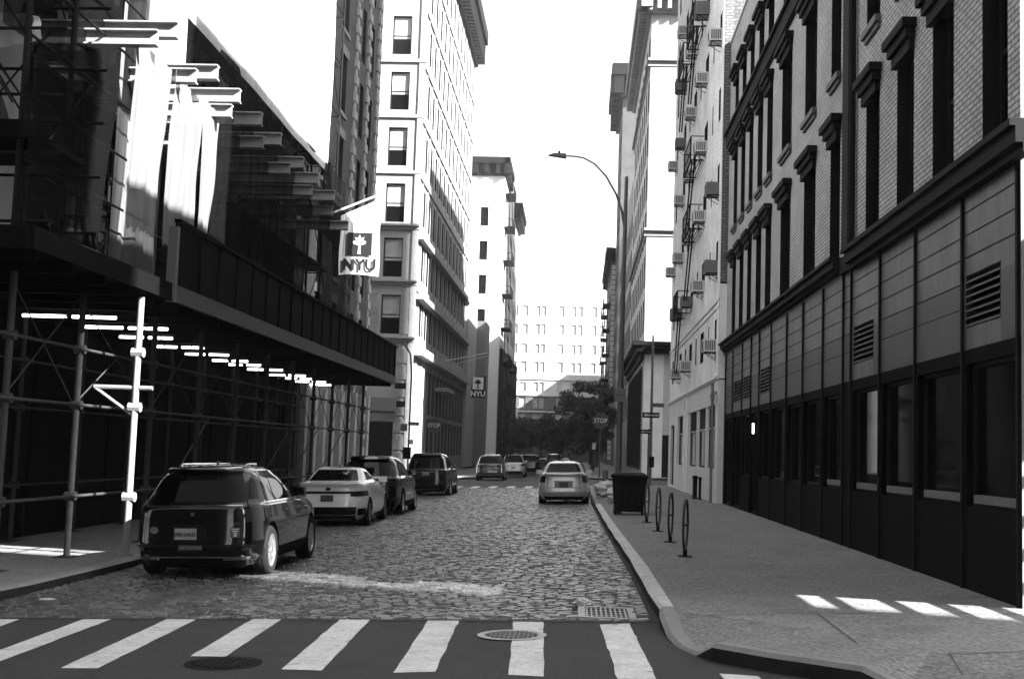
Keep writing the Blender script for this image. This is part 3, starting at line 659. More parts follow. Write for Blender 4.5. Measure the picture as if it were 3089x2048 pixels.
for z in (0.4, 1.6, 2.8, 4.0, 5.3, 6.55, 7.7): a.fb(-13.1, -11.95, z, z+1.0, 0, .07)
part('rustication', a.mesh('rustication', m_lime), bwh, Fwf)
a = MB()
for z in (6.2, 4.92): a.fb(-13.1, -12.2, z-.32, z+.1, .0, .075)
part('dark_band', a.mesh('dark_band', m_iron), bwh, Fwf); a = MB(); a.fb(-14.8, -13.15, .2, 3.5, 0, .05); part('dark_opening', a.mesh('dark_opening', m_iron), bwh, Fwf)
a = MB(); a.fb(-12.3, -11.88, 0, 44, 0, .10)
part('corner_pier', a.mesh('corner_pier', m_wht2), bwh, Fwf)
a = MB()
for k in range(13): y = 86.6+k*3.0; a.fb(y-.2, y+.2, 0, 41.3, 0, .07)
for z in (12.9, 16.95, 21.0, 25.1, 29.1, 33.2, 37.2):
    a.fb(85, 122.5, z, z+.5, 0, .14)
a.fb(85, 122.5, 16.6, 17.0, 0, .45); a.fb(85, 122.5, 12.3, 12.7, 0, .6); a.fb(85, 122.5, 8.3, 8.9, 0, .7)
part('pilasters', a.mesh('pilasters', m_lime), bwh, Fw)
a = MB(); a.fb(92.5, 122.5, 1.0, 7.6, 0, .1); part('shop_front', a.mesh('shop_front', m_dark), bwh, Fw)
a = MB()
for k in range(12): y = 92.6+k*2.6; a.fb(y, y+.4, .5, 7.7, .1, .16)
a.fb(92.5, 122.5, 4.0, 4.35, .1, .13); a.fb(92.5, 122.5, 0.2, 1.2, .1, .14); part('shop_pilasters', a.mesh('shop_pilasters', m_sill), bwh, Fw)
a = MB(); a.fb(98, 103, 6.4, 6.7, 0, 1.2); part('canopy', a.mesh('canopy', m_lime), bwh, Fw)
wl = empty('low_building', (-20, 128, .1), 'plain grey side wall of a lower building stepping up beyond the white one, left side', 'building')
core(wl, -30, -11.6, 122.55, 132.5, 0, 22, m_lime); core(wl, -30, -10.6, 132.5, 138, 0, 15.9, m_concd if False else m_sill)
bt, Ft, Ftf = block('tenement_building', 'tall pale tenement with bracketed dark cornice and a column of fire escapes, left side', -30, -10.3, 150, 186, 38, m_cream, 'L', [(151.5+k*3.4, 152.9+k*3.4) for k in range(10)], [(-13.2,-12.2)], [(4+4.3*k, 6.4+4.3*k) for k in range(7)])
cornice_bar(bt, Ft, 149.3, 160, 36.2, 38.5, .65, m_dark, 1.0); cornice_bar(bt, Ftf, -30, -9.7, 36.2, 38.5, .7, m_dark, 1.4); cornice_bar(bt, Ft, 172, 186, 35.0, 37.4, 1.2, m_dark, 1.2)
for k in range(8): escape(bt, Ft, 152, 157, 4.3+4.3*k, 1.1)
bk = empty('dark_building', (-16, 158, .1), 'low black-faced building with stacked fire escapes under the second banner, left side', 'building')
core(bk, -10.28, -9.85, 151, 186, 0, 14.5, m_iron); 
Fk = FM('L', -9.85)
for k in range(4): escape(bk, Fk, 152, 158, 2.6+3.3*k, .8); escape(bk, Fk, 164, 170, 2.6+3.3*k, .8)
bl, _, _ = block('pale_building', 'low sunlit building on the far left before the end of the street', -30, -11.4, 192, 222, 9.5, m_cream, 'L', [(193+k*3.4, 194.4+k*3.4) for k in range(8)], [], [(2,4.4),(5.6,7.8)])
m_dkbr2 = brick('brown base brick', .12, .09, .05, bw=.5, rh=.2, ms=.03)
# ---- building closing the street
er = [(4.0,6.0),(6.9,8.9),(10.0,12.0),(13.1,14.9),(16.8,18.8),(20.4,22.2),(24,26),(27.5,29.5)]
ec = [(-17,-15.8),(-13.4,-12.3),(-11.6,-10.4),(-9.0,-8.1),(-7.9,-7.0),(-4.6,-3.5),(-2.1,-1.2),(-.9,0),(1.8,2.7),(3.2,4.1),(6,7)]
be, _, Fef = block('end_building', 'broad pale apartment building closing the far end of the street behind the trees', -60, 50, 230, 250, 46, m_cream, 'R', [], ec, er, pane=m_glassb, frame=m_framew, rev=m_quoin, base=(12.35, m_dkbr2))  # pale panes, frames and reveals imitate glare over the far windows
a = MB()
for z in (9.2, 12.3, 15.4): a.fb(-60, 50, z, z+.25, 0, .2)
part('belt_course', a.mesh('belt_course', m_wht), be, Fef)
bz = empty('distant_tower', (-10, 420, 0), 'faint tall tower rising behind the street-end building', 'building')
core(bz, -24, -12, 400, 430, 0, 78, m_wht); core(bz, -21, -15, 402, 428, 78, 90, m_wht); part('crown_band', MB().box(-24.2, -11.8, 399.8, 430.2, 76, 77.4).mesh('crown_band', m_lime), bz, I4)
# ---- unseen blocks that shade the near ground and the corner tower
def plainblock(name, label, x0, x1, y0, y1, h, m=m_lime):
    b = empty(name, ((x0+x1)/2, (y0+y1)/2, 0), label, 'building'); core(b, x0, x1, y0, y1, 0, h, m)
    return b
plainblock('tower_shade_block', 'added unseen block behind the flats that shades the corner tower base', 42.8, 70, 40, 62, 38)  # added out of sight to shade the corner tower's lower front
plainblock('tall_block', 'tall pale block across the cross street behind the viewpoint on the right', 6, 34.35, -50, -4, 62)
plainblock('tall_block', 'pale block across the cross street behind the viewpoint on the left', -40, -10, -50, -6, 30, m_dkbr)
# ================================================================ SIDEWALK SHED AND SCAFFOLD
sh = empty('sidewalk_shed', (-9, 31, gz(-9)+.15), 'long dark sidewalk shed on pipe legs with lit tubes under its deck, left side', 'sidewalk shed')
PY = [16.8,19.25,22.65,25.5,28.3,31.1,33.9,36.7,39.5,42.3,45.2]
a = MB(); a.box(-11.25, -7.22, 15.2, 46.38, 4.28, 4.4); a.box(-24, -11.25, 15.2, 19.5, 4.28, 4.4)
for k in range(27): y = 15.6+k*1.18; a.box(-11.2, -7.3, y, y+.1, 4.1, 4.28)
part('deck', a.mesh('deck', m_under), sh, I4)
part('fascia', MB().box(-7.22, -7.14, 20.6, 46.4, 4.2, 4.5).mesh('fascia', m_fascia), sh, I4)
part('fascia', MB().box(-7.22, -7.14, 15.2, 20.6, 4.2, 4.5).box(-24, -7.22, 15.14, 15.2, 4.2, 4.5).mesh('fascia', m_ply), sh, I4)
a = MB(); a.box(-7.2, -7.16, 20.7, 46.4, 4.5, 5.6); a.box(-11.2, -7.2, 46.36, 46.4, 4.2, 5.6)
for k in range(22): y = 20.8+k*1.2; a.box(-7.16, -7.12, y, y+.07, 4.5, 5.62)
a.box(-7.22, -7.10, 20.7, 46.4, 5.6, 5.66); part('parapet', a.mesh('parapet', m_ply), sh, I4)
part('corner_trim', MB().box(-7.26, -7.10, 20.55, 20.69, 4.18, 5.5).mesh('corner_trim', m_netw if False else m_acg), sh, I4)
for x in (-8.15, -10.7):
    for y in PY:
        a = MB(); z0 = gz(x)+.15; a.tube((x, y, z0), (x, y, 4.12), .052 if x > -9 else .045, n=12); a.box(x-.09, x+.09, y-.09, y+.09, z0, z0+.03); a.box(x-.14, x+.14, y-.2, y+.2, z0-.0+.001, z0+.015)
        for zz in (.84, 2.3, 3.2): a.tube((x-.09, y, zz), (x+.09, y, zz), .075, n=8)
        part('post', a.mesh('post', m_steel, 40), sh, I4)
a = MB(); x, y = -7.3, 19.55; z0 = gz(x)+.15; a.tube((x, y, z0), (x, y, 4.12), .055, n=12); a.box(x-.09, x+.09, y-.09, y+.09, z0, z0+.03)
for zz in (.84, 2.3, 3.2): a.tube((x-.1, y, zz), (x+.1, y, zz), .08, n=8)
a.tube((x-.7, y, 2.62), (x+.28, y, 2.62), .035); a.tube((x-.68, y, 2.6), (x, y, 2.15), .028); part('post', a.mesh('post', m_steell, 40), sh, I4, 'outer post in the sun, with sunlight also painted into its colour')
for x in (-8.06, -10.6):
    for zz in (.84, 2.3, 3.2):
        a = MB(); a.tube((x, 15.3, zz), (x, 46.2, zz), .024); part('rail', a.mesh('rail', m_steel), sh, I4)
for i, (y0, y1) in enumerate(zip(PY, PY[1:])):
    for p_, q_ in ((y0, y1), (y1, y0)): part('cross_brace', MB().tube((-8.2, p_, 2.3), (-8.2, q_, 4.05), .012, n=5).mesh('cross_brace', m_steel), sh, I4)
for y in (16.8, 26.2, 33.9, 37.4, 41.5):
    part('cross_brace', MB().tube((-8.1, y, 2.3), (-9.3, y, .1), .02).mesh('cross_brace', m_lampg), sh, I4)
for (xa, xb, y) in [(-11.1,-10.75,20.1),(-10.6,-10.4,20.1),(-10.55,-8.75,22.2),(-10.2,-8.45,24.2),(-10.3,-9.1,26.4),(-10.4,-9.15,28.9),(-10.35,-9.2,31.1),(-10.3,-9.3,33.3),(-10.3,-9.35,34.9),(-10.3,-9.2,36.9),(-10.35,-9.1,39.6),(-10.2,-9.3,41.4),(-10.3,-9.2,43.3),(-10.2,-9.4,45.2)]:
    xs_ = [xa, (xa+xb)/2-.06, (xa+xb)/2+.06, xb] if xb-xa > .8 else [xa, xb]
    a = MB()
    for p, q in zip(xs_[::2], xs_[1::2]): a.tube((p, y, 4.03), (q, y, 4.03), .03)
    part('tube_lamp', a.mesh('tube_lamp', m_tube), sh, I4)
# hoarding between the back legs
a = MB()
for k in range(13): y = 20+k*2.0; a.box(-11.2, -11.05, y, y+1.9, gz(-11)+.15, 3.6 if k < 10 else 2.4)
top('hoarding', a.mesh('hoarding', m_deepd), 'black boarded fence along the wall under the long shed', 'fence')
sc = empty('scaffold', (-9, 33, 4.4), 'pipe scaffold with projecting steel beams and torn debris nets standing on the left shed', 'scaffold')
def ibeam(x0, x1, y, z, H=.30, B=.2, t=.03):
    a = MB(); a.box(x0, x1, y-B/2, y+B/2, z+H-t, z+H); a.box(x0, x1, y-B/2, y+B/2, z, z+t); a.box(x0, x1, y-t/2, y+t/2, z+t, z+H-t); return a
for y in (20.95,23.4,25.0,26.8,28.6,31.0,32.8,35.1):
    part('steel_beam', ibeam(-11, -7.45, y, 9.0).mesh('steel_beam', m_beam), sc, I4)
for y in (20.25,22.4,24.8,27.4,30.0,32.6,35.4,37.8):
    part('steel_beam', ibeam(-11, -7.55, y, 8.62, .28).mesh('steel_beam', m_beam), sc, I4)
for x in (-9.75, -10.9):
    for y in np.arange(20.3, 46.2, 2.15):
        part('standard', MB().tube((x, y, 4.4), (x, y, 22), .035, n=8).mesh('standard', m_iron), sc, I4)
for z in (6.4, 8.4, 10.6, 12.6, 14.6, 16.6, 18.6):
    a = MB()
    for x in (-9.75, -10.9): a.tube((x, 20.2, z), (x, 46, z), .024, n=6)
    for y in np.arange(20.3, 46.2, 2.15): a.tube((-9.75, y, z), (-10.9, y, z), .024, n=6)
    if z in (8.4, 12.6, 16.6): a.box(-10.8, -9.9, 20.3, 46, z+.03, z+.08)
    part('ledger', a.mesh('ledger', m_iron), sc, I4)
a = MB()
for i, y in enumerate(np.arange(20.3, 45, 2.15)):
    for j, z in enumerate((4.5, 6.4, 8.5, 10.6, 12.6, 14.6, 16.6)):
        if (i+j) % 2: a.tube((-9.75, y, z), (-9.75, y+2.15, z+2), .018, n=5)
        else: a.tube((-9.75, y+2.15, z), (-9.75, y, z+2), .018, n=5)
part('cross_braces', a.mesh('cross_braces', m_iron), sc, I4)
# the end bays that turn the corner
a = MB(); rr = random.Random(3)
XE = [-8.5,-9.25,-10.2,-11.3,-12.4,-13.8]
for x in XE:
    for y in (17.4, 19.0):
        a.tube((x, y, 4.4), (x, y, 17), .05 if rr.random() < .5 else .035, n=8)
        if rr.random() < .5: a.tube((x+.16, y, 4.4), (x+.16, y, 17), .03, n=8)
for z in np.arange(5.0, 13.5, .95):
    for y in (17.4, 19.0): a.tube((-7.9, y, z+rr.uniform(-.1,.1)), (-15, y, z+rr.uniform(-.1,.1)), .026, n=6)
    a.tube((-8.5, 17.4, z), (-8.5, 23, z), .024, n=6)
for i in range(46):
    x = rr.uniform(-14, -8.6); z = rr.uniform(4.6, 11.5); y = rr.choice((17.3, 18.2, 19.1)); L = rr.uniform(1.2, 2.6); s = rr.choice((-1, 1))
    a.tube((x, y, z), (x+s*L*.6, y+rr.uniform(-.3,.3), z+L*.8), .018, n=5)
part('end_frame', a.mesh('end_frame', m_iron), sc, I4)
a = MB()
for (x0, x1, z, y0, y1) in [(-15,-9.6,10.9,17.3,19.2),(-14,-8.9,8.8,17.3,19.2),(-15,-10.4,7.1,17.3,19.2),(-12.5,-8.2,6.2,17.3,19.2),(-15,-11.5,9.9,17.3,19.2)]: a.box(x0, x1, y0, y1, z, z+.09); a.box(x0, x1, y0, y0+.05, z+.09, z+.28)
part('planks', a.mesh('planks', m_under), sc, I4)
def cloth(P00, P10, P01, P11, amp, seed, nu=30, nv=26, nrm=(1,0,0), sag=0., hem=0.):
    rs = np.random.RandomState(seed); P = [np.array(p, float) for p in (P00, P10, P01, P11)]; n = np.array(nrm, float)
    ph = rs.rand(6)*6; mb = MB(); vs = []
    for j in range(nv+1):
        v = j/nv
        for i in range(nu+1):
            u = i/nu; p = (P[0]*(1-u)+P[1]*u)*(1-v)+(P[2]*(1-u)+P[3]*u)*v
            wv = math.sin(u*13+ph[0]+v*1.5)*.5+math.sin(u*29+ph[1]-v*2)*.28+math.sin(u*5+v*7+ph[2])*.5+math.sin(v*11+u*3+ph[3])*.25
            p = p+n*amp*wv*(.5+v*.6)
            p[2] -= sag*math.sin(math.pi*u)*(1 if j == nv else v**2); 
            if j == 0: p[2] += hem*rs.randn()
            vs.append(tuple(p))
    mb.add(vs, [(j*(nu+1)+i, j*(nu+1)+i+1, (j+1)*(nu+1)+i+1, (j+1)*(nu+1)+i) for j in range(nv) for i in range(nu)]); return mb
def net(P, amp, seed, m, label=None, **k): part('debris_net', cloth(*P, amp, seed, **k).mesh('debris_net', m, 80), sc, I4, label)
net([(-9.3,26.6,11.5),(-9.3,42.4,11.5),(-9.3,26.5,24),(-9.3,42.4,24)], .07, 1, m_netww, 'wide white net over the upper tiers', nu=90, nv=40)
net([(-9.28,23.6,9.3),(-9.28,26.7,9.3),(-9.3,23.2,24),(-9.3,26.6,24)], .06, 2, m_netww, 'tall white net at the near end', nu=20, nv=40)
net([(-9.32,26.6,9.2),(-9.32,46,9.2),(-9.32,26.6,11.6),(-9.32,46,11.9)], .05, 3, m_netd, 'dark net band, painted shade at the foot of the white net', nu=90, nv=8)  # net colour changes at the shadow line, standing in for shade
for k, (ya, yb) in enumerate([(20.25,22.05),(22.2,24.1),(24.25,25.3)]):
    net([(-8.0,ya+.05,5.5),(-8.0,yb-.25,5.5),(-7.95,ya,8.85),(-7.95,yb,8.75)], .06, 11+k, m_netw, ['first hanging white net panel, sunlit', 'second hanging white net panel, sunlit', 'narrow third hanging white net panel'][k], nu=26, nv=24, hem=.05)
net([(-8.9,22.0,5.0),(-8.9,24.4,5.0),(-8.9,21.6,15),(-8.9,24.2,15)], .12, 21, m_netw, nu=20)
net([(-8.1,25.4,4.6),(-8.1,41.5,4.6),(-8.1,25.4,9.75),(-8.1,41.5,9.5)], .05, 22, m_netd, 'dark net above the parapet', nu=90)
net([(-9.6,19.7,4.6),(-14.5,19.7,4.6),(-9.7,19.7,12.5),(-15,19.7,12.5)], .2, 23, m_netg, 'grey tattered net on the corner bay', nrm=(0,1,0), nu=50, nv=40)
rr = random.Random(9)
for i in range(26):
    x = rr.uniform(-14.2, -9.0); z = rr.uniform(5.5, 11.5); W = rr.uniform(.5, 1.3); H = rr.uniform(.5, 1.4)
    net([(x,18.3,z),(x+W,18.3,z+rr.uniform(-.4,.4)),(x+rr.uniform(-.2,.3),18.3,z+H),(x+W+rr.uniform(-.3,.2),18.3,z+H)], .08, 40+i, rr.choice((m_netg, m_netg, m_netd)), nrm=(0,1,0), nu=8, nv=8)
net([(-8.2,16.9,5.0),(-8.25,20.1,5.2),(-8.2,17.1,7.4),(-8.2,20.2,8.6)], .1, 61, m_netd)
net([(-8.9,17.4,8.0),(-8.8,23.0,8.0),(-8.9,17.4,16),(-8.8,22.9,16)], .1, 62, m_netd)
# ================================================================ FLAGS, SIGNS, LAMPS
RX = Matrix.Rotation(R(90), 4, 'X')
def put_text(parent, s, size, m, x, y, z, name='lettering', bold=0., align='CENTER', rot=0., sx=1.):
    M = Matrix.Translation((x, y, z)) @ Matrix.Rotation(rot, 4, 'Y') @ RX @ Matrix.Diagonal((sx, 1, 1, 1))
    return part(name, text_mesh(s, size, m, bold=bold, align=align), parent, M)
def worn_letters(parent, x0, x1, y, zc, h, m, seed=1):        # lettering too small to be read in the photograph
    rs = np.random.RandomState(int(seed+abs(x0*100))); a = MB(); x = x0
    while x < x1-h*.3:
        w_ = h*(.35+.25*rs.rand())
        if rs.rand() > .12: a.box(x, min(x+w_*.3, x1), y-.004, y, zc-h/2, zc+h/2); a.box(x+w_*.3, min(x+w_, x1), y-.004, y, zc+h*(.3-.7*rs.randint(2)), zc+h*.5-(h*.2)*rs.rand()) if False else a.box(x+w_*.3, min(x+w_, x1), y-.004, y, zc+h*.25*(rs.randint(3)-1)-h*.08, zc+h*.25*(rs.randint(3)-1)+h*.12)
        x += w_+h*.16
    return part('lettering', a.mesh('lettering', m), parent, I4)
def torch(x, y, z, s):
    a = MB(); pts = [(-.09,-.5),(.09,-.5),(.045,0),(.33,.08),(.38,.22),(.2,.30),(.26,.48),(.06,.42),(.0,.62),(-.1,.42),(-.28,.46),(-.2,.3),(-.4,.2),(-.33,.07),(-.05,0)]
    o = [(x+p*s, y, z+q*s) for p, q in pts]+[(x+p*s, y+.01, z+q*s) for p, q in pts]; n = len(pts)
    a.add(o, [tuple(range(n))]+[(i, i+n, (i+1) % n+n, (i+1) % n) for i in range(n)]); return a
def banner(y, xL, xR, zT, zTL, zB, m, label, sq, txt, msq, mtxt, mt, pole, lab2):
    e = empty('banner', ((xL+xR)/2, y, zB), label, 'banner', None)
    a = MB(); n = 24; vs = []
    for j in range(n+1):
        for i in range(n+1):
            u, v = i/n, j/n; x = xL+(xR-xL)*u; zt = zTL+(zT-zTL)*u
            vs.append((x+.02*math.sin(v*7+u*2), y+.018*math.sin(u*9+v*2.5)*v+.012*math.sin(u*17+1)*v, zt+(zB-zt)*v+.04*math.sin(u*4)*v))
    a.add(vs, [(j*(n+1)+i, (j+1)*(n+1)+i, (j+1)*(n+1)+i+1, j*(n+1)+i+1) for j in range(n) for i in range(n)])
    c = part('cloth', a.mesh('cloth', m, 80), e, I4)
    s = MB().box(sq[0], sq[1], y-.045, y-.035, sq[2], sq[3]); part('emblem', s.mesh('emblem', msq), c, I4)
    part('torch_emblem', torch((sq[0]+sq[1])/2, y-.06, (sq[2]+sq[3])/2-.06*(sq[3]-sq[2]), (sq[3]-sq[2])*.75).mesh('torch_emblem', mt), c, I4)
    put_text(c, 'NYU', txt[2], mtxt, txt[0], y-.045, txt[1], bold=.018)
    p = MB().tube(pole[0], pole[1], .05); p.tube((pole[0][0], y, pole[0][2]-.5), (pole[1][0], y, pole[1][2]-.25), .02, n=5); part('pole', p.mesh('pole', m_signw), e, I4)
banner(44, -9.07, -7.57, 10.97, 10.27, 8.05, m_flagw, 'white banner with dark torch square hanging from a slanted pole above the shed', (-8.78,-7.86,8.79,9.64), (-8.3,8.42,.6), m_flagp, m_flagp, m_flagw, ((-9.4,44,10.35),(-7.5,44,11.15)), '')
banner(105, -9.5, -8.25, 8.2, 8.0, 6.25, m_flagp, 'dark banner with a white torch square hanging far down the left side', (-9.4,-8.45,7.0,8.05), (-8.9,6.6,.62), m_flagw, m_flagw, m_flagp, ((-11.9,105,9.4),(-8.2,105,10.2)), '')
def stop_sign(x, y, zc, r, label, extra=None):
    e = empty('stop_sign', (x, y, gz(x)+.15), label, 'stop sign')
    part('post', MB().tube((x, y+.05, gz(x)+.15), (x, y+.05, zc+.1), .035).mesh('post', m_pole), e, I4)
    def octo(rad, y0, y1):
        a = MB(); v = [(x+rad*math.cos(R(22.5+45*k)), yy, zc+rad*math.sin(R(22.5+45*k))) for yy in (y0, y1) for k in range(8)]
        return a.add(v, [tuple(range(7, -1, -1)), tuple(range(8, 16))]+[(i, (i+1) % 8, 8+(i+1) % 8, 8+i) for i in range(8)])
    b = part('border', octo(r, y, y+.012).mesh('border', m_lampg), e, I4); part('face', octo(r*.94, y-.006, y).mesh('face', m_sign), b, I4)
    put_text(b, 'STOP', r*.78, m_stuc, x, y-.014, zc, bold=.004, sx=.86)
    return e
s1 = stop_sign(.99, 58, 3.36, .40, 'stop sign on a grey post at the right kerb beyond the pale parked sedan')
part('notice', MB().box(.42+.2, .72+.06, 57.98, 58, 2.0, 2.3).mesh('notice', m_signw), s1, I4)
s2 = stop_sign(-7.5, 62.4, 2.96, .39, 'stop sign on the left corner in front of the white building')
def arrow_sign(e, x0, x1, y, z0, z1, txt):
    part('plate', MB().box(x0, x1, y-.03, y-.015, z0, z1).mesh('plate', m_iron), e, I4)
    zc = (z0+z1)/2; h = (z1-z0)*.34; L = x1-x0; a = MB()
    P = [(x0+.05*L,zc),(x0+.24*L,zc+h),(x0+.24*L,zc+h*.45),(x1-.06*L,zc+h*.45),(x1-.06*L,zc-h*.45),(x0+.24*L,zc-h*.45),(x0+.24*L,zc-h)]
    a.add([(p, y-.036, q) for p, q in P]+[(p, y-.031, q) for p, q in P], [tuple(range(7))]+[(i,(i+1) % 7,7+(i+1) % 7,7+i) for i in range(7)])
    part('arrow', a.mesh('arrow', m_signw), e, I4); put_text(e, txt, (z1-z0)*.30, m_iron, x0+.6*L, y-.042, zc, bold=.003)
p1 = empty('sign_pole', (3.62, 62, .28), 'tall dark pole with a one way arrow and street name before the corner tower', 'sign pole')
part('pole', MB().path([(3.62,62,gz(3.6)+.15),(3.62,62,4),(3.62,62,7.9)], [.09,.075,.05]).mesh('pole', m_pole, 40), p1, I4)
arrow_sign(p1, 3.17, 4.02, 61.9, 3.70, 3.97, 'ONE WAY')
part('street_name', MB().box(3.62, 4.25, 61.88, 61.9, 4.25, 4.45).mesh('street_name', m_pole), p1, I4); worn_letters(p1, 3.68, 4.2, 61.875, 4.35, .07, m_acg)
part('control_box', MB().box(3.55, 3.8, 61.75, 61.95, 1.2, 1.75).mesh('control_box', m_dark), p1, I4)
p2 = empty('sign_pole', (3.42, 60.5, .28), 'short dark post with a small one way arrow left of the tall pole', 'sign pole')
part('pole', MB().tube((3.42,60.5,gz(3.4)+.15),(3.42,60.5,3.1),.04).mesh('pole', m_pole), p2, I4); arrow_sign(p2, 3.02, 3.52, 60.4, 2.86, 3.06, 'ONE WAY')
p3 = empty('sign_pole', (-8.75, 62.2, -.15), 'slim pole with small plates and signal box left of the left stop sign', 'sign pole')
part('pole', MB().path([(-8.75,62.2,-.15),(-8.75,62.2,5.6),(-8.85,62.2,6.6),(-9.3,62.2,7.3)], .05).mesh('pole', m_pole, 40), p3, I4)
a = MB(); a.box(-9.2,-8.85,62.1,62.12,2.62,3.0); part('notice', a.mesh('notice', m_lampg), p3, I4)
part('street_name', MB().box(-8.8,-8.25,62.1,62.13,2.92,3.1).mesh('street_name', m_iron), p3, I4); worn_letters(p3, -8.74, -8.3, 62.09, 3.01, .08, m_signw)
a = MB(); a.box(-8.7,-8.5,62.0,62.1,1.95,2.2); part('notice', a.mesh('notice', m_signw), p3, I4); a = MB(); a.box(-9.0,-8.6,61.9,62.1,1.2,1.8); part('signal_box', a.mesh('signal_box', m_dark), p3, I4)
bs = empty('building_sign', (-13.9, 84.9, 3.6), 'pale rectangular board lettered BROWN BUILDING on the white building above a dark opening', 'sign')
part('board', MB().box(-14.9, -12.95, 84.80, 84.86, 3.58, 5.22).mesh('board', m_lampg), bs, I4)
put_text(bs, 'BROWN BUILDING', .205, m_iron, -13.0, 84.78, 4.2, align='RIGHT', bold=.006)
worn_letters(bs, -13.7, -13.0, 84.78, 3.98, .09, m_iron); worn_letters(bs, -13.9, -13.0, 84.78, 3.80, .09, m_iron)
lo = empty('street_lamp', (1.1, 33.8, gz(1.1)+.15), 'tall curved-arm street lamp reaching out over the road on the right', 'street lamp')
part('pole', MB().path([(1.1,33.8,gz(1.1)+.15),(1.1,33.8,.6),(1.1,33.8,4.5),(1.12,33.8,9.6)], [.13,.09,.078,.05], n=12).mesh('pole', m_pole, 40), lo, I4)
arm = [(1.12,33.8,8.0),(1.02,33.8,8.6),(.84,33.8,9.1),(.55,33.8,9.6),(.22,33.8,9.95),(-.1,33.8,10.12),(-.35,33.8,10.16),(-.62,33.8,10.17)]
part('arm', MB().path(arm, [.04,.035,.03,.028,.025,.024,.024,.024]).mesh('arm', m_pole, 60), lo, I4)
a = MB(); a.add([(-1.11,33.72,10.17),(-1.11,33.88,10.17),(-.6,33.68,10.11),(-.6,33.92,10.11),(-.6,33.70,10.22),(-.6,33.90,10.22),(-.95,33.72,10.23),(-.95,33.88,10.23)], [(0,1,3,2),(2,3,5,4),(4,5,7,6),(6,7,1,0),(0,2,4,6),(1,7,5,3)])
hd = part('lamp_head', a.mesh('lamp_head', m_pole), lo, I4); part('light_sensor', MB().tube((-.8,33.8,10.22),(-.8,33.8,10.31),.03).mesh('light_sensor', m_iron), hd, I4)
part('notice', MB().box(.95,1.25,33.62,33.64,3.25,3.62).mesh('notice', m_lampg), lo, I4)
for k, t_ in enumerate(('NO', 'PARKING')): put_text(lo, t_, .06, m_iron, 1.1, 33.61, 3.52-.09*k)
# ---- bike racks, bin
for k, (x, y) in enumerate([(1.74,19.75),(1.74,22.9),(1.72,26.1),(1.66,29.35)]):
    z = gz(x)+.15; e = empty('bike_rack', (x, y, z), ['nearest hoop bike rack on the right pavement','second hoop bike rack from the viewer','third hoop bike rack from the viewer','farthest hoop bike rack, beside the dark bin'][k], 'bike rack', 'row of hoop bike racks')
    a = MB(); r = .40; cz = z+.50; c_, s_ = math.cos(R(80)), math.sin(R(80)); n = 40; sec = [(-.018,-.018),(.018,-.018),(.018,.018),(-.018,.018)]; vs = []
    for i in range(n):
        t = 2*math.pi*i/n
        for (d, w_) in sec:
            rr_ = r+w_; lx = rr_*math.cos(t); vs.append((x+lx*c_-d*s_, y+lx*s_+d*c_, cz+rr_*math.sin(t)))
    a.add(vs, [(i*4+q, i*4+(q+1) % 4, ((i+1) % n)*4+(q+1) % 4, ((i+1) % n)*4+q) for i in range(n) for q in range(4)])
    part('hoop', a.mesh('hoop', m_steel, 40), e, I4)
    b = MB(); b.tube((x-r*c_, y-r*s_, cz), (x+r*c_, y+r*s_, cz), .016)
    part('crossbar', b.mesh('crossbar', m_steel), e, I4)
    b = MB(); b.tube((x, y, z+.012), (x, y, z+.11), .035); b.box(x-.11, x+.11, y-.11, y+.11, z, z+.014); part('foot', b.mesh('foot', m_iron), e, I4)
x, y, z = 1.38, 33.2, gz(1.38)+.15
be_ = empty('wheeled_bin', (x, y, z), 'big black wheeled bin with a raised lid rim on the right pavement', 'bin')
a = MB(); W0, W1 = .38, .46
a.add([(x-W0,y-.35,z+.08),(x+W0,y-.35,z+.08),(x+W0,y+.35,z+.08),(x-W0,y+.35,z+.08),(x-W1,y-.45,z+1.0),(x+W1,y-.45,z+1.0),(x+W1,y+.45,z+1.0),(x-W1,y+.45,z+1.0)], [(0,3,2,1),(0,1,5,4),(1,2,6,5),(2,3,7,6),(3,0,4,7)])
for k in range(4): xx = x-.3+k*.2; a.box(xx-.03, xx+.03, y-.43, y-.38, z+.2, z+.95)
part('body', a.mesh('body', m_bin), be_, I4)
a = MB(); a.box(x-W1-.04, x+W1+.04, y-.5, y+.5, z+.98, z+1.06); a.add([(x-W1-.03,y-.48,z+1.06),(x+W1+.03,y-.48,z+1.06),(x+W1+.03,y+.5,z+1.06),(x-W1-.03,y+.5,z+1.06),(x-.36,y-.3,z+1.13),(x+.36,y-.3,z+1.13),(x+.36,y+.4,z+1.13),(x-.36,y+.4,z+1.13)], [(4,5,6,7),(0,1,5,4),(1,2,6,5),(2,3,7,6),(3,0,4,7)])
part('lid', a.mesh('lid', m_bin), be_, I4)
for s in (-1, 1): part('wheel', MB().lathe([(0,-.03),(.1,-.03),(.1,.03),(0,.03)], (x+s*.36, y-.3, z+.1), 'x', 16).mesh('wheel', m_rubber), be_, I4)
top('bollard', MB().lathe([(0,1.02),(.09,1.0),(.11,.94),(.11,.02),(.14,0)], (1.05, 47.5, gz(1)+.15), n=16).mesh('bollard', m_pole, 40), 'round grey bollard between the white rubbish bags and the pale sedan', 'bollard')
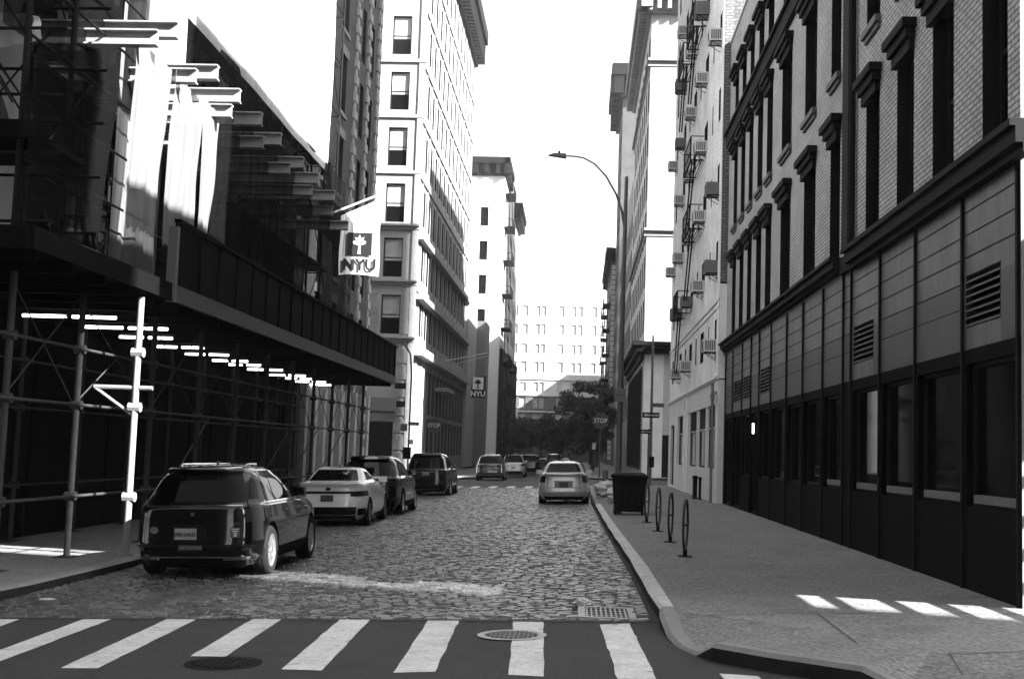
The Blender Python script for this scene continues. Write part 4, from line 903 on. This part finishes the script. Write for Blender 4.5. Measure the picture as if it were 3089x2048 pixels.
# ================================================================ TREES
def tree(x, y, h, r, seed, label, trunk_h=1.9, nl=3400):
    e = empty('street_tree', (x, y, gz(x)+.15), label, 'tree', 'street trees before the end building'); rs = np.random.RandomState(seed)
    a = MB(); a.path([(x,y,0),(x+.1,y,trunk_h*.5),(x,y,trunk_h),(x+.2,y,h*.7)], [.22,.17,.14,.05]); 
    for k in range(7): t = rs.rand()*6.3; a.path([(x,y,trunk_h+k*.3),(x+r*.4*math.cos(t),y+r*.4*math.sin(t),trunk_h+1+k*.5),(x+r*.75*math.cos(t),y+r*.75*math.sin(t),trunk_h+2+k*.55)], [.09,.05,.02], n=5)
    part('trunk', a.mesh('trunk', m_bark, 60), e, I4)
    cl = [(rs.randn()*r*.42, rs.randn()*r*.42, (trunk_h+h)/2+rs.randn()*(h-trunk_h)*.24, r*(.28+.3*rs.rand())) for _ in range(22)]
    c = MB()
    for i in range(nl):
        q = cl[rs.randint(len(cl))]; d = rs.randn(3); d /= np.linalg.norm(d); rad = q[3]*(.5+.6*rs.rand()); p = np.array([x+q[0], y+q[1], q[2]])+d*rad*np.array([1,1,.8])
        if p[2] < trunk_h*.8: continue
        u = rs.randn(3); u /= np.linalg.norm(u); v = np.cross(u, rs.randn(3)); v /= np.linalg.norm(v); s = .13+.12*rs.rand()
        c.quad(p-u*s-v*s*.5, p+u*s-v*s*.5, p+u*s+v*s*.5, p-u*s+v*s*.5)
    part('crown', c.mesh('crown', m_leaf), e, I4)
tree(-9.4, 188, 6.6, 2.3, 1, 'low round dark tree left of the street end'); tree(-6.2, 196, 8.2, 2.6, 2, 'middle dark tree left of centre before the end building')
tree(-1.6, 186, 10.4, 3.2, 3, 'tall broad dark tree right of centre before the end building', nl=3800); tree(1.6, 178, 11.5, 3.0, 4, 'tallest dark tree against the right-hand tenement', nl=3800)
tree(2.0, 140, 9.0, 2.0, 5, 'narrow dark tree standing in front of the right-hand row behind the stop sign', nl=2600); tree(-3.6, 204, 6.0, 2.2, 6, 'small dark tree at the very end of the road'); tree(1.3, 118, 6.2, 1.5, 7, 'small shaded tree just behind the right stop sign', 2.2)
# ================================================================ CARS
def spow(c, p): return math.copysign(abs(c)**p, c)
class Car:
    """body built from stacked outlines (z, rear y, front y, half width, squareness)"""
    def __init__(s, lv): s.lv = lv
    def ring(s, z):
        L = s.lv
        for a, b in zip(L, L[1:]):
            if a[0] <= z <= b[0]:
                t = 0 if b[0] == a[0] else (z-a[0])/(b[0]-a[0]); return [a[i]+(b[i]-a[i])*t for i in range(5)]
        return list(L[-1] if z > L[-1][0] else L[0])
    def P(s, z, a):
        _, yr, yf, hw, n = s.ring(z); c, sn = math.cos(a), math.sin(a)
        return Vector((hw*spow(c, 2/n), (yr+yf)/2+(yf-yr)/2*spow(sn, 2/n), z))
    def N(s, z, a):
        du = s.P(z, a+.004)-s.P(z, a-.004); dv = s.P(z+.004, a)-s.P(z-.004, a); n = du.cross(dv)
        return n.normalized() if n.length else Vector((0,-1,0))
    def ax(s, z, xf):           # angle on the tail for a sideways fraction
        n = s.ring(z)[4]; c = abs(xf)**(n/2); a = math.acos(min(1, c)); return -a if xf >= 0 else a-math.pi
    def ay(s, z, y, side=1):    # angle on the flank for a lengthwise place
        _, yr, yf, hw, n = s.ring(z); t = max(-.9999, min(.9999, (y-(yr+yf)/2)/((yf-yr)/2))); a = math.asin(spow(t, n/2)); return a if side > 0 else math.pi-a
    def patch(s, fn, z0, z1, nu=10, nv=4, off=.006, th=0, mb=None):
        mb = mb or MB(); vs = []
        for j in range(nv+1):
            for i in range(nu+1):
                z = z0+(z1-z0)*j/nv; a = fn(z, i/nu); p = s.P(z, a)+s.N(z, a)*off; vs.append(tuple(p))
        fs = [(j*(nu+1)+i, j*(nu+1)+i+1, (j+1)*(nu+1)+i+1, (j+1)*(nu+1)+i) for j in range(nv) for i in range(nu)]
        if th:
            o = len(vs)
            for j in range(nv+1):
                for i in range(nu+1):
                    z = z0+(z1-z0)*j/nv; a = fn(z, i/nu); vs.append(tuple(s.P(z, a)+s.N(z, a)*(off-th)))
            e = [(i, i+1) for i in range(nu)]+[(nv*(nu+1)+i+1, nv*(nu+1)+i) for i in range(nu)]+[((j+1)*(nu+1), j*(nu+1)) for j in range(nv)]+[(j*(nu+1)+nu, (j+1)*(nu+1)+nu) for j in range(nv)]
            fs += [(p, o+p, o+q, q) for p, q in e]
        return mb.add(vs, fs)
    def rear(s, x0, x1, z0, z1, taper=0., **k):     # tail patch between sideways fractions, narrower upward
        return s.patch(lambda z, u: s.ax(z, (x0+(x1-x0)*u)*(1-taper*(z-z0)/max(z1-z0, 1e-6))), z0, z1, **k)
    def side(s, y0, y1, z0, z1, sd=1, slope0=0., slope1=0., **k):
        def f(z, u):
            t = (z-z0)/max(z1-z0, 1e-6); return s.ay(z, (y0+slope0*t)*(1-u)+(y1+slope1*t)*u, sd)
        return s.patch(f, z0, z1, **k)
def wheel(parent, M, x, y, r, sd, wd=.22, dark=False, spokes=10):
    w_ = MB(); x0 = x-wd/2; prof = [(r*.66,0),(r*.9,-.004),(r*.97,.02),(r,.05),(r,wd-.05),(r*.97,wd-.02),(r*.9,wd+.004),(r*.66,wd)]
    pr = []
    for q in prof: pr.append(q)
    w_.lathe(pr, (x0, y, r), 'x', 40)
    for k in range(1, 4): w_.lathe([(r+.0015, wd*k/4-.006), (r+.0015, wd*k/4+.006)], (x0, y, r), 'x', 40)
    wo = part('wheel', w_.mesh('wheel', m_rubber, 40), parent, M)
    a = MB(); xo = x+sd*wd*.40
    a.lathe([(r*.67, -wd*.3*sd), (r*.67, 0.02*sd), (r*.60, .02*sd), (r*.57, -.01*sd)], (xo, y, r), 'x', 36)
    for k in range(spokes):
        t = 2*math.pi*k/spokes; d = Vector((0, math.cos(t), math.sin(t))); n = Vector((0, -d.z, d.y)); c = Vector((xo, y, r))
        p0, p1 = c+d*r*.1, c+d*r*.6; e = Vector((sd*.012, 0, 0)); e2 = Vector((-sd*.02, 0, 0))
        a.add([p0+n*.025+e, p0-n*.025+e, p1-n*.014+e, p1+n*.014+e, p0+n*.025+e2, p0-n*.025+e2, p1-n*.014+e2, p1+n*.014+e2], [(0,1,2,3),(4,7,6,5),(0,3,7,4),(1,5,6,2)])
    a.lathe([(0, .02*sd), (r*.14, .018*sd), (r*.16, -.01*sd)], (xo, y, r), 'x', 16)
    part('rim', a.mesh('rim', m_rimd if dark else m_rim, 30), wo, M)
    b = MB(); b.lathe([(0, 0), (r*.66, 0)], (x-sd*wd*.1, y, r), 'x', 24); part('hub_disc', b.mesh('hub_disc', m_iron), wo, M)
def car(label, x, y, yaw, lv, paint, spec):
    c = Car(lv); Lr, Lf = min(q[1] for q in lv), max(q[2] for q in lv)
    e = empty('parked_car', (x, y, gz(x)+.005), label, 'car', 'cars parked along the kerbs')
    e.rotation_euler = (0, -math.atan(SL), yaw); bpy.context.view_layer.update()
    M = Matrix.LocRotScale(e.location, e.rotation_euler, None)
    zs = []
    for a, b in zip(lv, lv[1:]):
        n = max(1, int((b[0]-a[0])/.045)); zs += [a[0]+(b[0]-a[0])*i/n for i in range(n)]
    zs.append(lv[-1][0]); NA = 120; mb = MB(); vs = []
    for z in zs:
        for i in range(NA):
            t = 2*math.pi*i/NA; vs.append(tuple(c.P(z, t)))
    top_ = len(zs)-1; hwt = lv[-1]
    mb.add(vs, [(j*NA+i, j*NA+(i+1) % NA, (j+1)*NA+(i+1) % NA, (j+1)*NA+i) for j in range(top_) for i in range(NA)]+[tuple(range(NA-1, -1, -1)), tuple(top_*NA+i for i in range(NA))])
    me = mb.mesh('body', [paint, m_blackpl], 38); W = spec['W']/2; r = spec['r']; ya, yb = spec['axles']
    if spec.get('arch', True):
        tmp = bpy.data.objects.new('tmp', me); C.objects.link(tmp); tmp.matrix_world = I4; cut = []
        for yy in (ya, yb):
            cy = MB().tube((-W-.2, yy, r+.01), (W+.2, yy, r+.01), r+.055, n=40).mesh('cut', m_blackpl); co = bpy.data.objects.new('cut', cy); C.objects.link(co); cut.append(co)
            md = tmp.modifiers.new('b', 'BOOLEAN'); md.operation = 'DIFFERENCE'; md.solver = 'EXACT'; md.object = co
        bpy.context.view_layer.update(); me2 = bpy.data.meshes.new_from_object(tmp.evaluated_get(bpy.context.evaluated_depsgraph_get()))
        for o in [tmp]+cut: bpy.data.objects.remove(o)
        me = me2; me.name = 'body'
    body = part('body', me, e, M)
    under = MB().box(-W+.25, W-.25, Lr+.25, Lf-.25, .17, .5); part('underbody', under.mesh('underbody', m_blackpl), body, M)
    for yy in (ya, yb):
        for sd in (-1, 1): wheel(e, M, sd*(W-.125), yy, r, sd, dark=spec.get('darkrim', False), spokes=spec.get('spokes', 10))
    zb, zr = spec['belt'], spec['roof']
    part('rear_window', c.rear(-spec.get('rw', .84), spec.get('rw', .84), spec['rwz'][0], spec['rwz'][1], taper=.03, nu=20, nv=8, off=.005, th=.01).mesh('rear_window', m_cglass, 50), e, M)
    for sd in (-1, 1):
        for (y0, y1, s0, s1) in spec['sw']: part('side_window', c.side(y0, y1, zb+.03, zr-.09, sd, s0, s1, nu=14, nv=8, off=.006, th=.01).mesh('side_window', m_cglass, 50), e, M)
        for yy in spec['handles']: part('door_handle', c.side(yy, yy+.16, zb-.14, zb-.11, sd, nu=4, nv=1, off=.03, th=.03).mesh('door_handle', spec.get('hm', paint)), e, M)
        a = MB(); p = c.P(zb+.05, c.ay(zb+.05, spec['mirror'], sd)); a.add([(p.x+sd*(.02+.22*i), p.y+dy, p.z+dz) for i in (0, 1) for dy, dz in ((-.04,-.02),(.10,-.02),(.10,.13),(-.04,.13))], [(0,1,2,3),(4,7,6,5),(0,4,5,1),(1,5,6,2),(2,6,7,3),(3,7,4,0)])
        part('mirror', a.mesh('mirror', spec.get('mm', paint)), e, M)
        if spec.get('belt_trim'): part('window_trim', c.side(spec['sw'][0][0]-.15, spec['sw'][-1][1]+.1, zb, zb+.025, sd, nu=20, nv=1, off=.012, th=.01).mesh('window_trim', m_chrome), e, M)
        if spec.get('sill'): part('sill_trim', c.side(ya+r+.1, yb-r-.1, lv[0][0]+.03, spec['sill'], sd, nu=14, nv=3, off=.012, th=.012).mesh('sill_trim', m_blackpl), e, M)
    for nm, mt, lst in spec['tail']:
        for k in lst:
            k = dict(k); a = k.pop('a'); part(nm, c.rear(*a, **dict(dict(nu=12, nv=4, off=.012, th=.02), **k)).mesh(nm, mt, 50), e, M)
    if spec.get('fin'):
        z = lv[-1][0]; yf_ = spec['fin']; part('antenna_fin', MB().add([(-.02,yf_,z-.02),(.02,yf_,z-.02),(.02,yf_+.18,z-.02),(-.02,yf_+.18,z-.02),(0,yf_-.01,z+.075),(0,yf_+.05,z+.06)], [(0,1,4),(1,2,5,4),(2,3,5),(3,0,4,5)]).mesh('antenna_fin', spec.get('finm', paint)), e, M)
    px, pz, pm, ptxt = spec['plate']; yy = c.P(pz, -math.pi/2).y; py = yy-.02
    pl = part('number_plate', MB().box(px-.155, px+.155, py-.012, py+.0, pz-.078, pz+.078).mesh('number_plate', pm), e, M)
    if ptxt:
        T = M @ Matrix.Translation((px, py-.016, pz-.01)) @ RX; part('lettering', text_mesh(ptxt, .068, m_iron if pm is m_plate else m_acg, ext=.001, bold=.002), pl, T)
    for fn in spec.get('extra', []): fn(c, e, M)
    return c, e, M
RT = '_'
# compact crossover: rear at y=0, front +y
def suv_levels(W, L, H, tail=.0, zb=1.02):
    h = W/2
    return [(.20,.16,L-.2,h-.10,6),(.34,.04,L-.08,h-.02,6),(.50,.0,L-.02,h,6),(.62,.03,L,h-.005,6.2),(.80,.055,L-.02,h-.012,6.4),(.93,.06,L-.14,h-.03,6.4),(zb-.03,.09,L-.45,h-.045,6.2),(zb,.13+tail,L-1.25,h-.08,6),(zb+.02,.16+tail,L-1.42,h-.10,6),
            (H-.22,.46+tail,L-2.0,h-.22,5.2),(H-.09,.60+tail,L-2.35,h-.30,4.6),(H-.035,.75+tail,L-2.6,h-.38,4.2),(H,1.05+tail,L-2.95,h-.56,3.4)]
def sedan_levels(W, L, H, trunk=.62, zt=1.06, rw=.5):
    h = W/2
    return [(.18,.2,L-.2,h-.12,5.5),(.30,.06,L-.06,h-.03,5.5),(.45,.0,L,h,5.8),(.60,.02,L-.01,h-.002,6),(.78,.06,L-.08,h-.02,6),(.88,.08,L-.35,h-.04,6),(zt-.10,.09,L-.95,h-.06,6),(zt-.03,.07,L-1.25,h-.09,5.6),(zt,.16,L-1.38,h-.13,5.4),(zt+.015,trunk,L-1.5,h-.155,5),
            (H-.16,trunk+rw*.72,L-2.05,h-.25,4.6),(H-.06,trunk+rw,L-2.3,h-.32,4.2),(H-.02,trunk+rw+.2,L-2.5,h-.42,3.8),(H,trunk+rw+.5,L-2.8,h-.58,3.2)]
def decals(c, e, M):
    def at(fx, z, d=-.014): p = c.P(z, c.ax(z, fx)); n = c.N(z, c.ax(z, fx)); return M @ Matrix.Translation(p+n*.014) @ Matrix.Rotation(math.atan2(n.x, -n.y), 4, 'Z') @ RX
    a = MB(); n = 28; a.add([(.062*math.cos(2*math.pi*i/n), .05*math.sin(2*math.pi*i/n), 0) for i in range(n)], [tuple(range(n))]); st = part('oval_sticker', a.mesh('oval_sticker', m_acg), e, at(-.58, .71), 'pale oval sticker low on the left of the tailgate')
    part('lettering', text_mesh('E', .04, m_iron, ext=.001), st, at(-.58, .71) @ Matrix.Translation((0,0,.002)))
    part('model_badge', text_mesh('XT4', .055, m_chrome, ext=.003, bold=.001), e, at(.66, .80))
    a = MB(); a.box(-.07, .07, -.075, .06, 0, .003); d = part('square_decal', a.mesh('square_decal', m_plated), e, at(.66, .685), 'small square decal of pale lettering on the right of the tailgate')
    b = MB()
    for k in range(3): b.box(-.055+.012*k, .055-.01*k, .035-.026*k, .047-.026*k, .004, .005)
    b.box(-.02, .02, -.065, -.03, .004, .005); part('decal_marks', b.mesh('decal_marks', m_signw), d, at(.66, .685))
    z = .36; p = c.P(.46, -math.pi/2); T = M @ Matrix.Translation((.0, p.y-.03, .47)) @ RX
    fr = part('plate_frame', MB().box(-.17, .17, -.032, .032, -.004, .0).mesh('plate_frame', m_plated), e, T); rs = MB()
    for k in range(13):
        if k != 5: rs.box(-.15+k*.0235, -.15+k*.0235+.014, -.014, .014, 0, .003)
    part('lettering', rs.mesh('lettering', m_acg), fr, T)
    part('crest_badge', MB().add([(-.035,.03,0),(.035,.03,0),(.03,-.01,0),(0,-.035,0),(-.03,-.01,0)], [(0,4,3,2,1)]).mesh('crest_badge', m_chrome), e, at(0, .93))
    for sd in (-1, 1): part('roof_rail', MB().path([c.P(1.585, c.ay(1.585, yy, sd))+Vector((-sd*.06, 0, .03+(.015 if 0 < i < 5 else -.03))) for i, yy in enumerate((1.0, 1.15, 1.6, 2.1, 2.5, 2.7))], .018).mesh('roof_rail', m_chrome), e, M)
XTB = 1.06
car('black crossover with chrome trim and an oval sticker, nearest of the left-kerb cars', -5.42, 17.05, R(.6), suv_levels(1.88, 4.6, 1.62, zb=XTB), m_pblack, dict(W=1.88, r=.365, axles=(.98, 3.76), belt=XTB, roof=1.62, rwz=(1.10,1.47), rw=.86,
    sw=[(.92,1.42,.12,.0),(1.47,2.28,0,0),(2.34,3.1,0,-.42)], handles=(1.75,2.7), mirror=2.95, belt_trim=True, sill=.40, hm=m_chrome, spokes=10, fin=1.25, plate=(-.08,.66,m_plate,'990 GAU2'),
    tail=[('spoiler', m_pblack, [dict(a=(-.84,.84,1.50,1.55), off=.05, th=.07, nu=18)]), ('tail_lamp', m_tail, [dict(a=(.80,.97,.82,1.0)),dict(a=(-.97,-.80,.82,1.0)),dict(a=(.86,.965,1.0,1.13)),dict(a=(-.965,-.86,1.0,1.13)),dict(a=(.87,.96,.55,.82)),dict(a=(-.96,-.87,.55,.82))]),
          ('chrome_strip', m_chrome, [dict(a=(-.78,.78,1.035,1.05), off=.02),dict(a=(.5,.86,.30,.345), off=.02),dict(a=(-.86,-.5,.30,.345), off=.02),dict(a=(-.5,.5,.335,.345), off=.02)]),
          ('lower_bumper', m_blackpl, [dict(a=(-.97,.97,.215,.42), off=.01),dict(a=(-.30,.22,.55,.78), off=.004, th=.008)]), ('reflector', m_tail, [dict(a=(.72,.90,.47,.50), off=.016),dict(a=(-.90,-.72,.47,.50), off=.016)])], extra=[decals]))
def kia(c, e, M):
    for sd in (-1, 1): part('bumper_vent', c.rear(sd*.80, sd*.955, .30, .46, nu=6, off=.01, th=.02).mesh('bumper_vent', m_blackpl), e, M)
    part('badge', MB().add([(.07*math.cos(2*math.pi*i/20), .04*math.sin(2*math.pi*i/20), 0) for i in range(20)], [tuple(range(20))]).mesh('badge', m_blackpl), e, M @ Matrix.Translation(tuple(c.P(.93, -math.pi/2)+Vector((0,-.02,0)))) @ RX)
car('white sedan with a full-width dark tail lamp band, second of the left-kerb cars', -6.02, 29.3, R(1.0), sedan_levels(1.80, 4.64, 1.45, .66, 1.09, .62), m_pwhite, dict(W=1.80, r=.33, axles=(1.0,3.7), belt=1.0, roof=1.42, rwz=(1.12,1.38), rw=.84, darkrim=True,
    sw=[(1.35,2.3,.25,0),(2.36,3.25,0,-.5)], handles=(1.7,2.6), mirror=3.1, fin=1.6, finm=m_blackpl, plate=(-.02,.71,m_plated,''),
    tail=[('tail_lamp', m_tail, [dict(a=(-.985,.985,.815,.875), nu=30),dict(a=(.62,.985,.755,.815), nu=8),dict(a=(-.985,-.62,.755,.815), nu=8)]), ('lower_bumper', m_blackpl, [dict(a=(-.76,.76,.20,.50), nu=24, off=.01)]), ('trunk_lip', m_pwhite, [dict(a=(-.86,.86,1.035,1.06), off=.035, th=.05, nu=24)])], extra=[kia]))
def suv_spec(W, L, H, zb, plate, r=.37, **k):
    d = dict(W=W, r=r, axles=(.95, L-.95), belt=zb, roof=H, rwz=(zb+.05, H-.16), rw=.86, sw=[(.85,1.45,.12,0),(1.5,2.35,0,0),(2.41,3.2,0,-.42)], handles=(1.8,2.75), mirror=3.0, belt_trim=True, sill=.4, plate=plate, fin=1.3,
        tail=[('spoiler', m_pblack, [dict(a=(-.8,.8,H-.15,H-.08), off=.08, th=.1, nu=14)]), ('tail_lamp', m_tail, [dict(a=(.66,.97,.85,1.0)),dict(a=(-.97,-.66,.85,1.0))]), ('lower_bumper', m_blackpl, [dict(a=(-.97,.97,.215,.44), off=.01)]), ('chrome_strip', m_chrome, [dict(a=(-.62,.62,.29,.33), off=.02)]), ('tailgate_trim', m_acg, [dict(a=(-.55,.55,zb-.12,zb-.09), off=.012)])]); d.update(k); return d
car('tall black crossover half hidden behind the white sedan, third of the left-kerb cars', -6.0, 34.6, R(.6), suv_levels(1.90, 4.75, 1.72, zb=1.10), m_pblack, suv_spec(1.90, 4.75, 1.72, 1.10, (0,.8,m_plated,'')))
car('black crossover with a pale roof edge parked last before the second crossing', -6.33, 50.6, R(.4), suv_levels(1.95, 4.9, 1.80, zb=1.12), m_pblack, suv_spec(1.95, 4.9, 1.80, 1.12, (0,.95,m_plate,'')))
car('dark crossover standing just beyond the second crossing on the left', -5.8, 80, R(.5), suv_levels(1.95, 4.7, 1.72, zb=1.08), mat('grey roofed dark paint', .03, .2, coat=1.), suv_spec(1.95, 4.7, 1.72, 1.08, (0,.8,m_plate,''), tail=[('tail_lamp', m_tail, [dict(a=(-.97,.97,.9,.98), nu=20)]), ('tailgate_trim', m_rimd, [dict(a=(-.7,.7,.66,.80), nu=20)]), ('chrome_strip', m_chrome, [dict(a=(-.72,.72,.34,.39), off=.02, nu=20)]), ('lower_bumper', m_blackpl, [dict(a=(-.97,.97,.215,.33), off=.01)])]))
car('silver crossover right behind the dark one beyond the second crossing', -4.85, 91, R(.5), suv_levels(1.9, 4.6, 1.68, zb=1.05), m_psilv, suv_spec(1.9, 4.6, 1.68, 1.05, (0,.7,m_plate,'')))
car('small dark car ahead of the silver crossover', -4.2, 106, R(.5), suv_levels(1.9, 4.6, 1.65, zb=1.05), m_pblack, suv_spec(1.9, 4.6, 1.65, 1.05, (0,.8,m_plate,'')))
car('dark car far down the left kerb near the trees', -4.6, 122, R(0), sedan_levels(1.8, 4.6, 1.45), m_pblack, suv_spec(1.8, 4.6, 1.45, 1.0, (0,.7,m_plate,''), rwz=(1.1,1.36), tail=[]))
car('tiny dark car at the far end of the road under the trees', -3.0, 150, R(0), suv_levels(1.9, 4.7, 1.7), m_pblack, suv_spec(1.9, 4.7, 1.7, 1.02, (0,.7,m_plate,''), tail=[]))
car('pale car crossing the far end of the road', -1.2, 172, R(80), sedan_levels(1.8, 4.6, 1.45), m_psilv, suv_spec(1.8, 4.6, 1.45, 1.0, (0,.7,m_plate,''), rwz=(1.1,1.36), tail=[]))
def sentra(c, e, M):
    part('plate_recess', c.rear(-.36, .36, .60, .80, nu=12, off=.004, th=.006).mesh('plate_recess', m_lampg), e, M)
    part('high_brake_lamp', c.rear(-.12, .12, 1.36, 1.38, off=.012).mesh('high_brake_lamp', m_tail), e, M)
    part('trunk_seam', c.rear(-.64, -.625, .60, 1.0, nu=2, off=.007, th=.004).mesh('trunk_seam', m_blackpl), e, M); part('trunk_seam', c.rear(.625, .64, .60, 1.0, nu=2, off=.007, th=.004).mesh('trunk_seam', m_blackpl), e, M)
    part('trunk_seam', c.rear(-.62, .62, .595, .605, nu=16, nv=1, off=.007, th=.004).mesh('trunk_seam', m_blackpl), e, M)
car('pale silver sedan with dark corner lamps parked alone at the right kerb', -.47, 42.2, R(.3), sedan_levels(1.79, 4.58, 1.50, .48, 1.10, .55), m_psilv, dict(W=1.79, r=.32, axles=(1.05,3.72), belt=1.0, roof=1.47, rwz=(1.125,1.42), rw=.84,
    sw=[(1.25,2.2,.2,0),(2.26,3.15,0,-.5)], handles=(1.6,2.5), mirror=3.0, fin=1.4, plate=(0,.70,m_plated,''),
    tail=[('tail_lamp', m_tail, [dict(a=(.74,.985,.78,1.0)),dict(a=(-.985,-.74,.78,1.0))]), ('chrome_strip', m_dark, [dict(a=(-.40,.40,.805,.825), off=.02)]), ('trunk_lip', m_psilv, [dict(a=(-.80,.80,1.055,1.08), off=.05, th=.07, nu=20)]), ('lower_bumper', m_blackpl, [dict(a=(-.80,.80,.18,.30), nu=20, off=.01)])], extra=[sentra]))
# ================================================================ THIN AIR
hz = MB().box(-950, 950, -350, 1550, -1.6, 95); hm = bpy.data.materials.new('thin air haze'); hm.use_nodes = True; ht = hm.node_tree
ht.nodes.remove(ht.nodes["Principled BSDF"]); pv = ht.nodes.new("ShaderNodeVolumePrincipled"); pv.inputs['Density'].default_value = 0.0005; pv.inputs['Color'].default_value = (.9, .9, .9, 1); pv.inputs['Anisotropy'].default_value = .3
ht.links.new(pv.outputs[0], ht.nodes["Material Output"].inputs['Volume'])
ho = bpy.data.objects.new('haze', hz.mesh('haze', hm)); C.objects.link(ho); ho['kind'] = 'stuff'; ho['label'] = 'thin pale haze filling the street'; ho['category'] = 'haze'
